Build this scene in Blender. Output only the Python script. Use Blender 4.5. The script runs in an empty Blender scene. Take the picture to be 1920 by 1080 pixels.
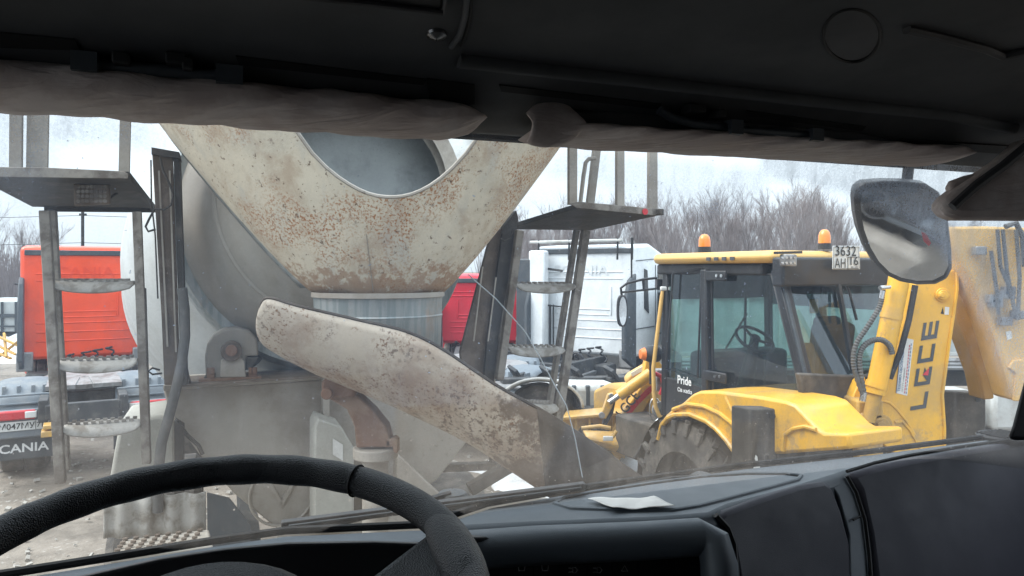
import bpy, bmesh, math, random
from mathutils import Vector, Matrix
random.seed(7)
rad = math.radians
sc = bpy.context.scene
# ---------------------------------------------------------------- camera
CAM = Vector((0, 0, 2.55)); F_PX = 1400.0; HOR = 505.0
cd = bpy.data.cameras.new('camera'); cam = bpy.data.objects.new('camera', cd)
sc.collection.objects.link(cam); sc.camera = cam
cam.location = CAM; cam.rotation_euler = (rad(90), 0, 0)
cd.sensor_width = 36; cd.lens = 36 * F_PX / 1920; cd.shift_y = -(540 - HOR) / 1920
cd.clip_start = 0.02; cd.clip_end = 1500
# ---------------------------------------------------------------- sky and sun
w = bpy.data.worlds.new('World'); sc.world = w; w.use_nodes = True
nt = w.node_tree; bg = nt.nodes['Background']
sky = nt.nodes.new('ShaderNodeTexSky'); sky.sky_type = 'NISHITA'; sky.sun_disc = False
SUN_EL, SUN_AZ = rad(52), rad(-100)
sky.sun_elevation = SUN_EL; sky.sun_rotation = SUN_AZ; sky.air_density = 1.5; sky.dust_density = 4
mx = nt.nodes.new('ShaderNodeMixRGB'); mx.inputs[2].default_value = (7.5, 8.4, 9.3, 1)
cn = nt.nodes.new('ShaderNodeTexNoise'); cn.inputs['Scale'].default_value = 2.2; cn.inputs['Detail'].default_value = 5
cr = nt.nodes.new('ShaderNodeMapRange'); cr.inputs['From Min'].default_value = .3; cr.inputs['From Max'].default_value = .7
cr.inputs['To Min'].default_value = .90; cr.inputs['To Max'].default_value = .97
tcw = nt.nodes.new('ShaderNodeTexCoord')
nt.links.new(tcw.outputs['Generated'], cn.inputs['Vector']); nt.links.new(cn.outputs['Fac'], cr.inputs['Value'])
nt.links.new(cr.outputs['Result'], mx.inputs[0]); nt.links.new(sky.outputs[0], mx.inputs[1])
sx_ = nt.nodes.new('ShaderNodeSeparateXYZ'); nt.links.new(tcw.outputs['Generated'], sx_.inputs[0])
gr = nt.nodes.new('ShaderNodeMapRange'); gr.inputs['From Min'].default_value = 0; gr.inputs['From Max'].default_value = 1; gr.inputs['To Min'].default_value = .46; gr.inputs['To Max'].default_value = 1.35
nt.links.new(sx_.outputs[2], gr.inputs['Value']); vm = nt.nodes.new('ShaderNodeVectorMath'); vm.operation = 'SCALE'   # overcast sky: brighter overhead than at the horizon
nt.links.new(mx.outputs[0], vm.inputs[0]); nt.links.new(gr.outputs[0], vm.inputs['Scale']); nt.links.new(vm.outputs[0], bg.inputs['Color']); bg.inputs['Strength'].default_value = 0.11
ld = bpy.data.lights.new('sun', 'SUN'); ld.energy = 1.5; ld.angle = rad(40); ld.color = (1, .96, .9)
sun = bpy.data.objects.new('sun', ld); sc.collection.objects.link(sun)
# a veiled sun high on the left behind thick cloud
sdir = Vector((-math.cos(rad(8)) * math.cos(SUN_EL), -math.sin(rad(8)) * math.cos(SUN_EL), math.sin(SUN_EL)))
sky.sun_rotation = math.atan2(sdir.x, sdir.y)
sun.rotation_euler = sdir.to_track_quat('Z', 'Y').to_euler()
vs = sc.view_settings; vs.view_transform = 'Standard'; vs.look = 'None'; vs.exposure = 1.45; vs.gamma = 1
sc.cycles.transparent_max_bounces = 24; sc.cycles.max_bounces = 8
# ---------------------------------------------------------------- pixel rays at real depths
def D(px, py): return Vector(((px - 960) / F_PX, 1.0, (HOR - py) / F_PX))
def W(px, py, d): return CAM + D(px, py) * d
def ray(px, py, p0, n):
    d = D(px, py); return CAM + d * ((p0 - CAM).dot(n) / d.dot(n))
YAW = rad(21)
U = Vector((math.cos(YAW), math.sin(YAW), 0)); V = Vector((-math.sin(YAW), math.cos(YAW), 0)); Z = Vector((0, 0, 1))
def CV(px, py, v): return ray(px, py, CAM + V * v, V)          # plane across both trucks
def CZ(px, py, z): return ray(px, py, CAM + Z * z, Z)
def CL(u, v, z): return CAM + U * u + V * v + Z * z             # cab coordinates
# ---------------------------------------------------------------- mesh builder
class MB:
    def __init__(s): s.v = []; s.f = []; s.m = []; s.mat = 0
    def face(s, ids): s.f.append(ids); s.m.append(s.mat)
    def prism(s, pts, ext):
        b = len(s.v); n = len(pts); s.v += [Vector(p) for p in pts] + [Vector(p) + ext for p in pts]
        s.face(list(range(b, b + n))); s.face(list(range(b + 2 * n - 1, b + n - 1, -1)))
        for i in range(n): j = (i + 1) % n; s.face([b + i, b + j, b + n + j, b + n + i])
        return s
    def poly(s, pts):
        b = len(s.v); s.v += [Vector(p) for p in pts]; s.face(list(range(b, b + len(pts)))); return s
    def obox(s, c, a, b_, c_):
        c = Vector(c); p = [c - a - b_ - c_, c + a - b_ - c_, c + a + b_ - c_, c - a + b_ - c_]
        return s.prism(p, c_ * 2)
    def bar(s, p, q, w_, h, side=None):
        p = Vector(p); q = Vector(q); d = (q - p); ln = d.length; d.normalize()
        side = side or (V if abs(d.dot(V)) < .9 else Z)
        a = d.cross(side).normalized(); b_ = d.cross(a).normalized()
        return s.obox((p + q) / 2, d * ln / 2, a * w_ / 2, b_ * h / 2)
    def tube(s, pts, r, n=8, closed=False, caps=True, flat=1.0, up=None):
        pts = [Vector(p) for p in pts]; m = len(pts); base = len(s.v); prev = None
        for i, p in enumerate(pts):
            if closed: t = pts[(i + 1) % m] - pts[i - 1]
            else: t = pts[min(i + 1, m - 1)] - pts[max(i - 1, 0)]
            t.normalize()
            if up is not None: a = (up - t * up.dot(t)).normalized()
            elif prev is None:
                ref = Z if abs(t.z) < .9 else Vector((1, 0, 0)); a = (ref - t * ref.dot(t)).normalized()
            else: a = (prev - t * prev.dot(t)).normalized()
            prev = a; b_ = t.cross(a); rr = r[i] if isinstance(r, (list, tuple)) else r
            for k in range(n):
                th = 2 * math.pi * k / n; s.v.append(p + a * math.cos(th) * rr + b_ * math.sin(th) * rr * flat)
        for i in range(m if closed else m - 1):
            for k in range(n):
                a0 = base + i * n + k; a1 = base + i * n + (k + 1) % n; c = ((i + 1) % m) * n
                s.face([a0, a1, base + c + (k + 1) % n, base + c + k])
        if caps and not closed:
            s.face([base + k for k in range(n)][::-1]); s.face([base + (m - 1) * n + k for k in range(n)])
        return s
    def lathe(s, prof, o, ax, n=32, a0=0, a1=2 * math.pi, ref=None):
        ax = Vector(ax).normalized(); ref = ref or (Z if abs(ax.z) < .9 else Vector((1, 0, 0)))
        e1 = (ref - ax * ref.dot(ax)).normalized(); e2 = ax.cross(e1); full = abs(a1 - a0 - 2 * math.pi) < 1e-6
        cols = n if full else n + 1; base = len(s.v)
        for (t, r) in prof:
            for k in range(cols):
                th = a0 + (a1 - a0) * k / n; s.v.append(Vector(o) + ax * t + (e1 * math.cos(th) + e2 * math.sin(th)) * r)
        for i in range(len(prof) - 1):
            for k in range(n):
                k2 = (k + 1) % cols if full else k + 1
                s.face([base + i * cols + k, base + i * cols + k2, base + (i + 1) * cols + k2, base + (i + 1) * cols + k])
        return s
    def disc(s, c, ax, r, t, n=24):
        ax = Vector(ax).normalized(); return s.lathe([(0, 1e-4), (0, r), (t, r), (t, 1e-4)], c, ax, n)
    def grid(s, fn, nu, nv):
        base = len(s.v)
        for i in range(nu + 1):
            for j in range(nv + 1): s.v.append(Vector(fn(i / nu, j / nv)))
        for i in range(nu):
            for j in range(nv):
                a = base + i * (nv + 1) + j; s.face([a, a + nv + 1, a + nv + 2, a + 1])
        return s
WL = {}
def wloc(o): return WL.get(o.name, Vector((0, 0, 0)))
def mesh_from(mb, loc, name, mats):
    me = bpy.data.meshes.new(name); me.from_pydata([v - loc for v in mb.v], [], mb.f)
    for m in mats: me.materials.append(m)
    if len(mats) > 1: me.polygons.foreach_set('material_index', mb.m)
    bm = bmesh.new(); bm.from_mesh(me); bmesh.ops.remove_doubles(bm, verts=bm.verts, dist=2e-5)
    bmesh.ops.recalc_face_normals(bm, faces=bm.faces); bm.to_mesh(me); bm.free()
    me.polygons.foreach_set('use_smooth', [True] * len(me.polygons)); me.set_sharp_from_angle(angle=rad(38))
    return me
def part(name, mb, m, parent=None, bevel=0, loc=None, solid=0, sub=0):
    pl = wloc(parent) if parent else Vector((0, 0, 0))
    if parent: org = pl
    else: org = Vector(loc) if loc is not None else Vector((0, 0, 0))
    me = mesh_from(mb, org, name, m if isinstance(m, (list, tuple)) else [m])
    o = bpy.data.objects.new(name, me); sc.collection.objects.link(o)
    if parent: o.parent = parent
    else: o.location = org
    WL[o.name] = org
    if solid:
        md = o.modifiers.new('thickness', 'SOLIDIFY'); md.thickness = solid; md.offset = 0
    if bevel:
        md = o.modifiers.new('bevel', 'BEVEL'); md.width = bevel; md.segments = 2; md.limit_method = 'ANGLE'; md.angle_limit = rad(40)
    if sub:
        md = o.modifiers.new('sub', 'SUBSURF'); md.levels = sub; md.render_levels = sub
    return o
def tag(o, label=None, cat=None, group=None, kind=None):
    if label: o['label'] = label
    if cat: o['category'] = cat
    if group: o['group'] = group
    if kind: o['kind'] = kind
    return o
def thing(name, loc, label, cat, group=None):
    o = bpy.data.objects.new(name, None); sc.collection.objects.link(o); o.location = Vector(loc); o.empty_display_size = .2
    WL[o.name] = Vector(loc); return tag(o, label, cat, group)
def text(s, org, xd, yd, h, m, parent, name='lettering', ext=.002, width=None, bold=0, spacing=1.0):
    """letters of cap height h starting at org, running along xd, tops towards yd"""
    cu = bpy.data.curves.new('t', 'FONT'); cu.body = s; cu.extrude = 0; cu.offset = bold; cu.resolution_u = 3; cu.space_character = spacing
    ob = bpy.data.objects.new('t', cu); sc.collection.objects.link(ob); bpy.context.view_layer.update()
    me = bpy.data.meshes.new_from_object(ob.evaluated_get(bpy.context.evaluated_depsgraph_get())); bpy.data.objects.remove(ob)
    xs = [v.co.x for v in me.vertices]; x0, x1 = min(xs), max(xs); sy = h / .70; sx = (width / (x1 - x0)) if width else sy
    xd = Vector(xd).normalized(); yd = Vector(yd); yd = (yd - xd * yd.dot(xd)).normalized(); n = xd.cross(yd)
    pl = wloc(parent)
    for v in me.vertices: v.co = Vector(org) - pl + xd * (v.co.x - x0) * sx + yd * v.co.y * sy + n * ext
    me.materials.clear(); me.materials.append(m)
    o = bpy.data.objects.new(name, me); sc.collection.objects.link(o); o.parent = parent; WL[o.name] = pl
    return o
# ---------------------------------------------------------------- materials
def mat(name, col, rough=.5, metal=0., stain=None, speck=None, bump=None, spec=.5, fine=.06, coat=0, streak=None, speck2=None, grad=None):
    """stain=(colour, scale, lo, hi, amount); speck=(colour, scale, lo, hi, amount, mask_scale, mask_lo, mask_hi); bump=(scale, strength)"""
    m = bpy.data.materials.new(name); m.use_nodes = True; n = m.node_tree; N = n.nodes; L = n.links; b = N['Principled BSDF']
    tc = N.new('ShaderNodeTexCoord'); geo = N.new('ShaderNodeNewGeometry')
    pos = geo.outputs['Position']
    def noise(scale, detail=6, rough_=.6, vec=None, dist=0):
        t = N.new('ShaderNodeTexNoise'); t.inputs['Scale'].default_value = scale; t.inputs['Detail'].default_value = detail
        t.inputs['Roughness'].default_value = rough_; t.inputs['Distortion'].default_value = dist; L.new(vec or pos, t.inputs['Vector']); return t.outputs['Fac']
    def rng(src, lo, hi, a=0., b_=1.):
        r = N.new('ShaderNodeMapRange'); r.interpolation_type = 'SMOOTHSTEP'
        for k, x in (('From Min', lo), ('From Max', hi), ('To Min', a), ('To Max', b_)): r.inputs[k].default_value = x
        L.new(src, r.inputs['Value']); return r.outputs['Result']
    def mul(a, b_):
        t = N.new('ShaderNodeMath'); t.operation = 'MULTIPLY'; L.new(a, t.inputs[0])
        if isinstance(b_, (int, float)): t.inputs[1].default_value = b_
        else: L.new(b_, t.inputs[1])
        return t.outputs[0]
    def mixc(fac, a, b_):
        t = N.new('ShaderNodeMixRGB'); L.new(fac, t.inputs[0])
        if isinstance(a, tuple): t.inputs[1].default_value = (*a, 1)
        else: L.new(a, t.inputs[1])
        if isinstance(b_, tuple): t.inputs[2].default_value = (*b_, 1)
        else: L.new(b_, t.inputs[2])
        return t.outputs[0]
    c = mixc(rng(noise(3.1, 8, .7), .3, .7), tuple(x * (1 - fine * 1.5) for x in col), tuple(min(1, x * (1 + fine * 1.5)) for x in col))
    rv = None
    if stain:
        f = mul(rng(noise(stain[1], 8, .65, dist=.3), stain[2], stain[3]), stain[4]); c = mixc(f, c, stain[0]); rv = f
    if streak:
        mp = N.new('ShaderNodeMapping'); mp.inputs['Scale'].default_value = (streak[1], streak[1], streak[1] * .07); L.new(pos, mp.inputs['Vector'])
        f = mul(rng(noise(1., 5, .6, vec=mp.outputs[0]), streak[2], streak[3]), streak[4]); c = mixc(f, c, streak[0])
    for speck in (speck, speck2):
        if not speck: continue
        f = mul(mul(rng(noise(speck[1], 6, .7), speck[2], speck[3]), rng(noise(speck[5], 5, .6), speck[6], speck[7])), speck[4]); c = mixc(f, c, speck[0])
    if grad:   # soiling and darkening that build up along one direction of the thing: (direction, from, to, colour, amount, noise scale)
        dt = N.new('ShaderNodeVectorMath'); dt.operation = 'DOT_PRODUCT'; L.new(pos, dt.inputs[0]); dt.inputs[1].default_value = grad[0]
        ad = N.new('ShaderNodeMath'); ad.operation = 'ADD'; L.new(rng(dt.outputs['Value'], grad[1], grad[2]), ad.inputs[0]); L.new(rng(noise(grad[5], 7, .7), .3, .7, -.5, .5), ad.inputs[1])
        c = mixc(mul(mul(rng(ad.outputs[0], .45, .85), rng(dt.outputs['Value'], grad[1], grad[1] + (grad[2] - grad[1]) * .3)), grad[4]), c, grad[3])
    L.new(c, b.inputs['Base Color']); b.inputs['Metallic'].default_value = metal
    L.new(rng(noise(9, 4), .3, .7, max(0, rough - .08), min(1, rough + .08)), b.inputs['Roughness'])
    b.inputs['Specular IOR Level'].default_value = spec
    if coat: b.inputs['Coat Weight'].default_value = coat; b.inputs['Coat Roughness'].default_value = .12
    if bump:
        bp = N.new('ShaderNodeBump'); bp.inputs['Strength'].default_value = bump[1]; bp.inputs['Distance'].default_value = bump[2] if len(bump) > 2 else .004
        if bump[0] > 0: L.new(noise(bump[0], 5), bp.inputs['Height'])
        else:
            vo = N.new('ShaderNodeTexVoronoi'); vo.inputs['Scale'].default_value = -bump[0]; L.new(pos, vo.inputs['Vector']); L.new(vo.outputs['Distance'], bp.inputs['Height'])
        L.new(bp.outputs[0], b.inputs['Normal'])
    return m
def emis(name, col, s):
    m = mat(name, col, .3); b = m.node_tree.nodes['Principled BSDF']; b.inputs['Emission Color'].default_value = (*col, 1); b.inputs['Emission Strength'].default_value = s; return m
def glass(name, tint, refl=.12, rough=.02, body=0., bodycol=(.1, .1, .1)):
    m = bpy.data.materials.new(name); m.use_nodes = True; n = m.node_tree; N = n.nodes; L = n.links; N.clear()
    out = N.new('ShaderNodeOutputMaterial'); t = N.new('ShaderNodeBsdfTransparent'); t.inputs[0].default_value = (*tint, 1)
    g = N.new('ShaderNodeBsdfGlossy'); g.inputs['Roughness'].default_value = rough; g.inputs[0].default_value = (.9, .95, 1, 1)
    fr = N.new('ShaderNodeLayerWeight'); fr.inputs['Blend'].default_value = .5
    pw_ = N.new('ShaderNodeMath'); pw_.operation = 'POWER'; pw_.inputs[1].default_value = 4; L.new(fr.outputs['Facing'], pw_.inputs[0])
    ad_ = N.new('ShaderNodeMath'); ad_.operation = 'MULTIPLY_ADD'; ad_.inputs[1].default_value = .8; ad_.inputs[2].default_value = refl * .4; L.new(pw_.outputs[0], ad_.inputs[0])
    mx = N.new('ShaderNodeMixShader'); L.new(ad_.outputs[0], mx.inputs[0]); L.new(t.outputs[0], mx.inputs[1]); L.new(g.outputs[0], mx.inputs[2])
    d = N.new('ShaderNodeBsdfDiffuse'); d.inputs[0].default_value = (*bodycol, 1); m2 = N.new('ShaderNodeMixShader')
    no = N.new('ShaderNodeTexNoise'); no.inputs['Scale'].default_value = 6; no.inputs['Detail'].default_value = 8; geo = N.new('ShaderNodeNewGeometry'); L.new(geo.outputs['Position'], no.inputs['Vector'])
    mr = N.new('ShaderNodeMapRange'); mr.inputs['From Min'].default_value = .35; mr.inputs['From Max'].default_value = .7; mr.inputs['To Max'].default_value = body * 2; L.new(no.outputs['Fac'], mr.inputs['Value'])
    L.new(mr.outputs[0], m2.inputs[0]); L.new(mx.outputs[0], m2.inputs[1]); L.new(d.outputs[0], m2.inputs[2]); L.new(m2.outputs[0], out.inputs[0]); return m
M = {}
RUST = (.23, .085, .03)
M['cream'] = mat('rusty_cream_paint', (.62, .555, .44), .7, stain=((.40, .30, .21), 4.5, .46, .66, .7), speck=((.33, .13, .04), 95, .50, .58, .95, 2.8, .45, .60), bump=(70, .35, .003), speck2=((.12, .07, .045), 40, .60, .65, .9, 5, .35, .55), streak=((.40, .40, .38), 9, .5, .75, .5), grad=((0, 0, -1), -2.68, -2.44, (.30, .16, .08), .7, 26))
M['chute'] = mat('rusty_chute_paint', (.47, .41, .34), .7, stain=((.24, .15, .10), 2.6, .45, .68, .85), speck=((.085, .05, .035), 45, .52, .58, .9, 3.0, .44, .58), bump=(50, .4, .003), speck2=((.17, .085, .045), 75, .54, .6, .9, 4.5, .42, .55), grad=((1, 0, -.5), -1.55, -.55, (.12, .085, .065), .92, 7))  # darker brown towards the lower right
M['chute_dark'] = mat('dark_chute_end', (.035, .028, .024), .85, stain=((.09, .07, .055), 5, .45, .7, .6), speck=((.25, .21, .18), 70, .6, .7, .6, 4, .4, .6), bump=(50, .4, .003))
M['drum'] = mat('dirty_drum_grey', (.31, .295, .265), .6, stain=((.22, .19, .16), 1.6, .4, .7, .7), speck=((.4, .39, .36), 60, .62, .7, .6, 3, .4, .6), streak=((.19, .17, .14), 5, .45, .7, .6), bump=(30, .15, .002))
M['drum_white'] = mat('drum_white_paint', (.50, .52, .52), .5, stain=((.38, .37, .34), 2, .45, .7, .6), speck=((.2, .17, .14), 60, .63, .7, .7, 3, .4, .6))
M['hop_in'] = mat('hopper_inside', (.36, .38, .38), .6, stain=((.10, .105, .11), 3, .45, .7, .6), speck=((.3, .3, .3), 50, .62, .7, .6, 4, .4, .6))
M['galv'] = mat('galvanised_spout', (.33, .35, .35), .55, .35, stain=((.3, .2, .14), 5, .5, .7, .6), streak=((.2, .24, .25), 30, .45, .6, .7), bump=(60, .2, .002))
M['frame'] = mat('muddy_grey_frame', (.36, .33, .29), .8, stain=((.22, .185, .15), 3, .42, .7, .8), speck=((.1, .08, .065), 30, .6, .68, .7, 2.5, .45, .65), bump=(60, .25, .002))
M['steel'] = mat('rusty_brown_steel', (.105, .08, .062), .85, stain=((.19, .15, .12), 7, .45, .65, .7), speck=((.3, .26, .22), 90, .6, .68, .7, 5, .4, .6), bump=(80, .4, .002))
M['steel_dk'] = mat('dark_steel', (.045, .04, .036), .8, stain=((.12, .1, .085), 8, .5, .7, .7), bump=(80, .4, .002))
M['ladder'] = mat('muddy_ladder', (.26, .235, .205), .8, stain=((.1, .08, .065), 8, .42, .62, .85), speck=((.45, .43, .4), 120, .6, .68, .7, 6, .4, .6), bump=(90, .5, .003))
M['step'] = mat('worn_step', (.36, .34, .31), .75, stain=((.16, .13, .1), 12, .45, .65, .75), bump=(90, .5, .003))
M['hose'] = mat('dark_grey_hose', (.08, .078, .075), .7, stain=((.15, .14, .13), 8, .4, .7, .6))
M['rust'] = mat('heavy_rust', (.16, .085, .055), .9, stain=((.27, .19, .14), 9, .45, .65, .7), speck=((.45, .37, .3), 60, .6, .7, .7, 6, .4, .6), bump=(60, .5, .003))
M['yel'] = mat('digger_yellow', (.78, .42, .035), .42, stain=((.42, .28, .11), 2.6, .45, .7, .6), speck2=((.30, .2, .1), 14, .56, .66, .5, 1.6, .45, .6), grad=((0, 0, -1), -1.75, -.95, (.27, .21, .14), .5, 9), speck=((.25, .17, .08), 40, .62, .7, .6, 2.5, .45, .65), coat=.3, fine=.04)
M['yel_dirty'] = mat('muddy_digger_yellow', (.56, .33, .06), .6, stain=((.28, .19, .1), 3.5, .4, .65, .75), speck=((.15, .11, .07), 40, .55, .65, .7, 3, .4, .6))
M['yel_brown'] = mat('brown_yellow_arm', (.40, .21, .035), .6, stain=((.25, .14, .05), 4, .45, .7, .6))
M['yel_roof'] = mat('faded_yellow_roof', (.66, .41, .13), .45, stain=((.45, .3, .15), 3, .5, .75, .5))
M['black'] = mat('black_plastic', (.018, .018, .02), .45, fine=.1)
M['black_mt'] = mat('matt_black', (.022, .022, .024), .8, stain=((.09, .08, .07), 5, .5, .75, .5))
M['blk_muddy'] = mat('muddy_black', (.05, .045, .04), .85, stain=((.14, .12, .1), 4, .42, .7, .8), bump=(60, .4, .003))
M['tyre'] = mat('muddy_tyre', (.045, .042, .04), .9, stain=((.17, .15, .13), 4, .42, .65, .75), bump=(60, .5, .004))
M['chrome'] = mat('bright_metal', (.6, .6, .6), .25, 1.)
M['greymet'] = mat('dirty_metal', (.3, .3, .3), .5, .5, stain=((.12, .1, .09), 6, .45, .65, .7))
M['orange'] = mat('orange_lens', (.80, .24, .03), .25, coat=.5)
M['orange_rf'] = mat('orange_reflector', (.8, .2, .03), .3)
M['redlens'] = mat('red_lens', (.55, .03, .04), .3)
M['white'] = mat('white_cab_paint', (.70, .73, .75), .35, stain=((.5, .5, .48), 1.6, .5, .8, .5), coat=.3)
M['red'] = mat('red_cab_paint', (.80, .07, .015), .38, stain=((.5, .06, .03), 2, .5, .8, .5), coat=.3)
M['crimson'] = mat('crimson_cab_paint', (.55, .015, .035), .45, stain=((.4, .03, .04), 2, .5, .8, .5))
M['tank'] = mat('grey_white_tank', (.45, .46, .45), .5, stain=((.28, .26, .23), 3, .45, .7, .7))
M['mudguard'] = mat('grey_mudguard', (.14, .165, .19), .6, stain=((.26, .26, .25), 3, .45, .7, .6))
M['chassis'] = mat('dark_chassis', (.035, .038, .042), .75, stain=((.12, .11, .1), 5, .45, .7, .7))
M['fairing'] = mat('grey_fairing', (.045, .055, .065), .55, stain=((.1, .1, .1), 3, .45, .7, .6))
M['plate'] = mat('number_plate_white', (.62, .63, .62), .45, stain=((.4, .38, .35), 8, .5, .7, .5))
M['ink'] = mat('black_ink', (.015, .015, .015), .6)
M['dkgrey'] = mat('dark_grey_letters', (.06, .065, .07), .6)
M['wink'] = mat('white_letters', (.75, .75, .75), .6)
M['bink'] = mat('blue_ink', (.03, .12, .25), .6)
M['rink'] = mat('red_ink', (.6, .04, .06), .6)
M['label'] = mat('white_label', (.72, .72, .7), .6, stain=((.5, .48, .44), 12, .5, .7, .5))
M['trailer'] = mat('grey_trailer', (.42, .45, .45), .6, stain=((.3, .3, .29), 1.5, .45, .7, .6))
M['snow'] = mat('dirty_snow', (.62, .64, .66), .9, stain=((.35, .31, .27), 2.5, .48, .65, .8), bump=(12, .6, .03))
M['ground'] = mat('muddy_ground', (.21, .18, .15), .9, stain=((.10, .085, .07), 1.1, .42, .62, .8), speck=((.42, .40, .37), 14, .55, .66, .65, .8, .42, .62), bump=(6, .8, .05))
M['bark'] = mat('pale_bark', (.24, .225, .23), .9)
M['bark_d'] = mat('grey_twigs', (.21, .185, .185), .9)
M['box'] = mat('pale_box', (.42, .41, .37), .6, stain=((.3, .3, .26), 4, .45, .7, .6))
# interior
M['dash'] = mat('grained_dash', (.10, .12, .14), .52, bump=(-900, .35, .0006), fine=.03)
M['dash_pale'] = mat('dash_tray', (.12, .14, .16), .6, fine=.03, stain=((.09, .095, .1), 6, .5, .75, .5))
M['dash_panel'] = mat('dash_lid', (.040, .040, .054), .55, spec=.3, bump=(-900, .3, .0006), fine=.05)
M['seam'] = mat('dark_gap', (.006, .006, .007), .7)
M['leather'] = mat('grained_wheel', (.016, .018, .022), .42, bump=(-650, .9, .0012), fine=.03)
M['lining'] = mat('roof_lining', (.06, .064, .068), .75, fine=.08, bump=(200, .1, .001))
M['lining2'] = mat('roof_console', (.055, .055, .058), .65, fine=.08)
M['slot'] = mat('roof_slot', (.008, .009, .01), .7)
M['cloth'] = mat('cab_cloth', (.03, .03, .032), .95)
M['paper'] = mat('paper', (.7, .7, .68), .8, bump=(30, .4, .004))
def fleece():
    m = mat('worn_visor_cover', (.46, .38, .35), .6, stain=((.66, .6, .57), 9, .42, .62, .7))
    n = m.node_tree; N = n.nodes; L = n.links; b = N['Principled BSDF']; geo = N.new('ShaderNodeNewGeometry'); mp = N.new('ShaderNodeMapping')
    mp.inputs['Rotation'].default_value = (0, 0, -YAW); mp.inputs['Scale'].default_value = (7, 40, 40); L.new(geo.outputs['Position'], mp.inputs['Vector'])
    no = N.new('ShaderNodeTexNoise'); no.inputs['Scale'].default_value = 1.4; no.inputs['Detail'].default_value = 7; no.inputs['Distortion'].default_value = 1.2; L.new(mp.outputs[0], no.inputs['Vector'])
    bp = N.new('ShaderNodeBump'); bp.inputs['Strength'].default_value = .55; bp.inputs['Distance'].default_value = .010; L.new(no.outputs['Fac'], bp.inputs['Height']); L.new(bp.outputs[0], b.inputs['Normal'])
    b.inputs['Specular IOR Level'].default_value = .6; return m
M['fleece'] = fleece()
M['tint'] = glass('tinted_cab_glass', (.52, .70, .67), .2, .02, .035, (.12, .12, .11))
M['tint2'] = glass('truck_glass', (.12, .2, .2), .35)
M['mirror'] = mat('mirror_glass', (.8, .8, .8), .08, 1.)
def film():
    m = bpy.data.materials.new('dirty_windscreen'); m.use_nodes = True; n = m.node_tree; N = n.nodes; L = n.links; N.clear()
    out = N.new('ShaderNodeOutputMaterial'); tr = N.new('ShaderNodeBsdfTransparent'); tr.inputs[0].default_value = (.95, .975, .97, 1)
    at = N.new('ShaderNodeAttribute'); at.attribute_name = 'dirt'; sep = N.new('ShaderNodeSeparateColor'); L.new(at.outputs['Color'], sep.inputs[0])  # density of the dirt film, with painted reflections included
    geo = N.new('ShaderNodeNewGeometry')
    def noise(s, d=5, r=.6, v=None):
        t = N.new('ShaderNodeTexNoise'); t.inputs['Scale'].default_value = s; t.inputs['Detail'].default_value = d; t.inputs['Roughness'].default_value = r; L.new(v or geo.outputs['Position'], t.inputs['Vector']); return t.outputs['Fac']
    def rng(src, lo, hi, a, b):
        r = N.new('ShaderNodeMapRange'); r.interpolation_type = 'SMOOTHSTEP'
        for k, x in (('From Min', lo), ('From Max', hi), ('To Min', a), ('To Max', b)): r.inputs[k].default_value = x
        L.new(src, r.inputs['Value']); return r.outputs[0]
    def op(o, a, b):
        t = N.new('ShaderNodeMath'); t.operation = o; L.new(a, t.inputs[0])
        if isinstance(b, float): t.inputs[1].default_value = b
        else: L.new(b, t.inputs[1])
        return t.outputs[0]
    mp = N.new('ShaderNodeMapping'); mp.inputs['Scale'].default_value = (38, 38, 5); L.new(geo.outputs['Position'], mp.inputs['Vector'])
    drips = rng(noise(1, 5, .6, mp.outputs[0]), .42, .72, .84, 1.25)
    cloud = rng(noise(5, 5), .3, .7, .85, 1.15)
    grain = rng(noise(260, 3, .8), .35, .65, .82, 1.18)
    base = op('MULTIPLY', op('MULTIPLY', op('MULTIPLY', sep.outputs[0], cloud), drips), grain)
    spots = op('MULTIPLY', op('MULTIPLY', rng(noise(420, 2, .5), .70, .74, 0., .7), rng(noise(14, 3), .45, .6, .15, 1.)), sep.outputs[2])
    dots = op('MULTIPLY', rng(noise(170, 2, .5), .73, .76, 0., .75), rng(noise(9, 3), .42, .6, 0., 1.))
    fac = op('MINIMUM', op('ADD', op('ADD', base, spots), dots), .9)
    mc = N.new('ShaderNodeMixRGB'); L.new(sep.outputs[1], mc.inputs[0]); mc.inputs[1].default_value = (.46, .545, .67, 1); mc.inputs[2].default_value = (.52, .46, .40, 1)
    df = N.new('ShaderNodeBsdfDiffuse'); tl = N.new('ShaderNodeBsdfTranslucent'); L.new(mc.outputs[0], df.inputs[0]); L.new(mc.outputs[0], tl.inputs[0])
    a = N.new('ShaderNodeMixShader'); a.inputs[0].default_value = .8; L.new(df.outputs[0], a.inputs[1]); L.new(tl.outputs[0], a.inputs[2])
    mx = N.new('ShaderNodeMixShader'); L.new(fac, mx.inputs[0]); L.new(tr.outputs[0], mx.inputs[1]); L.new(a.outputs[0], mx.inputs[2])
    gl = N.new('ShaderNodeBsdfGlossy'); gl.inputs['Roughness'].default_value = .03; lw = N.new('ShaderNodeLayerWeight'); lw.inputs[0].default_value = .5
    pw_ = N.new('ShaderNodeMath'); pw_.operation = 'POWER'; pw_.inputs[1].default_value = 5; L.new(lw.outputs['Facing'], pw_.inputs[0])
    ad_ = N.new('ShaderNodeMath'); ad_.operation = 'MULTIPLY_ADD'; ad_.inputs[1].default_value = .8; ad_.inputs[2].default_value = .04; L.new(pw_.outputs[0], ad_.inputs[0])
    m3 = N.new('ShaderNodeMixShader'); L.new(ad_.outputs[0], m3.inputs[0]); L.new(mx.outputs[0], m3.inputs[1]); L.new(gl.outputs[0], m3.inputs[2]); L.new(m3.outputs[0], out.inputs[0])
    return m
M['film'] = film()
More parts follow.
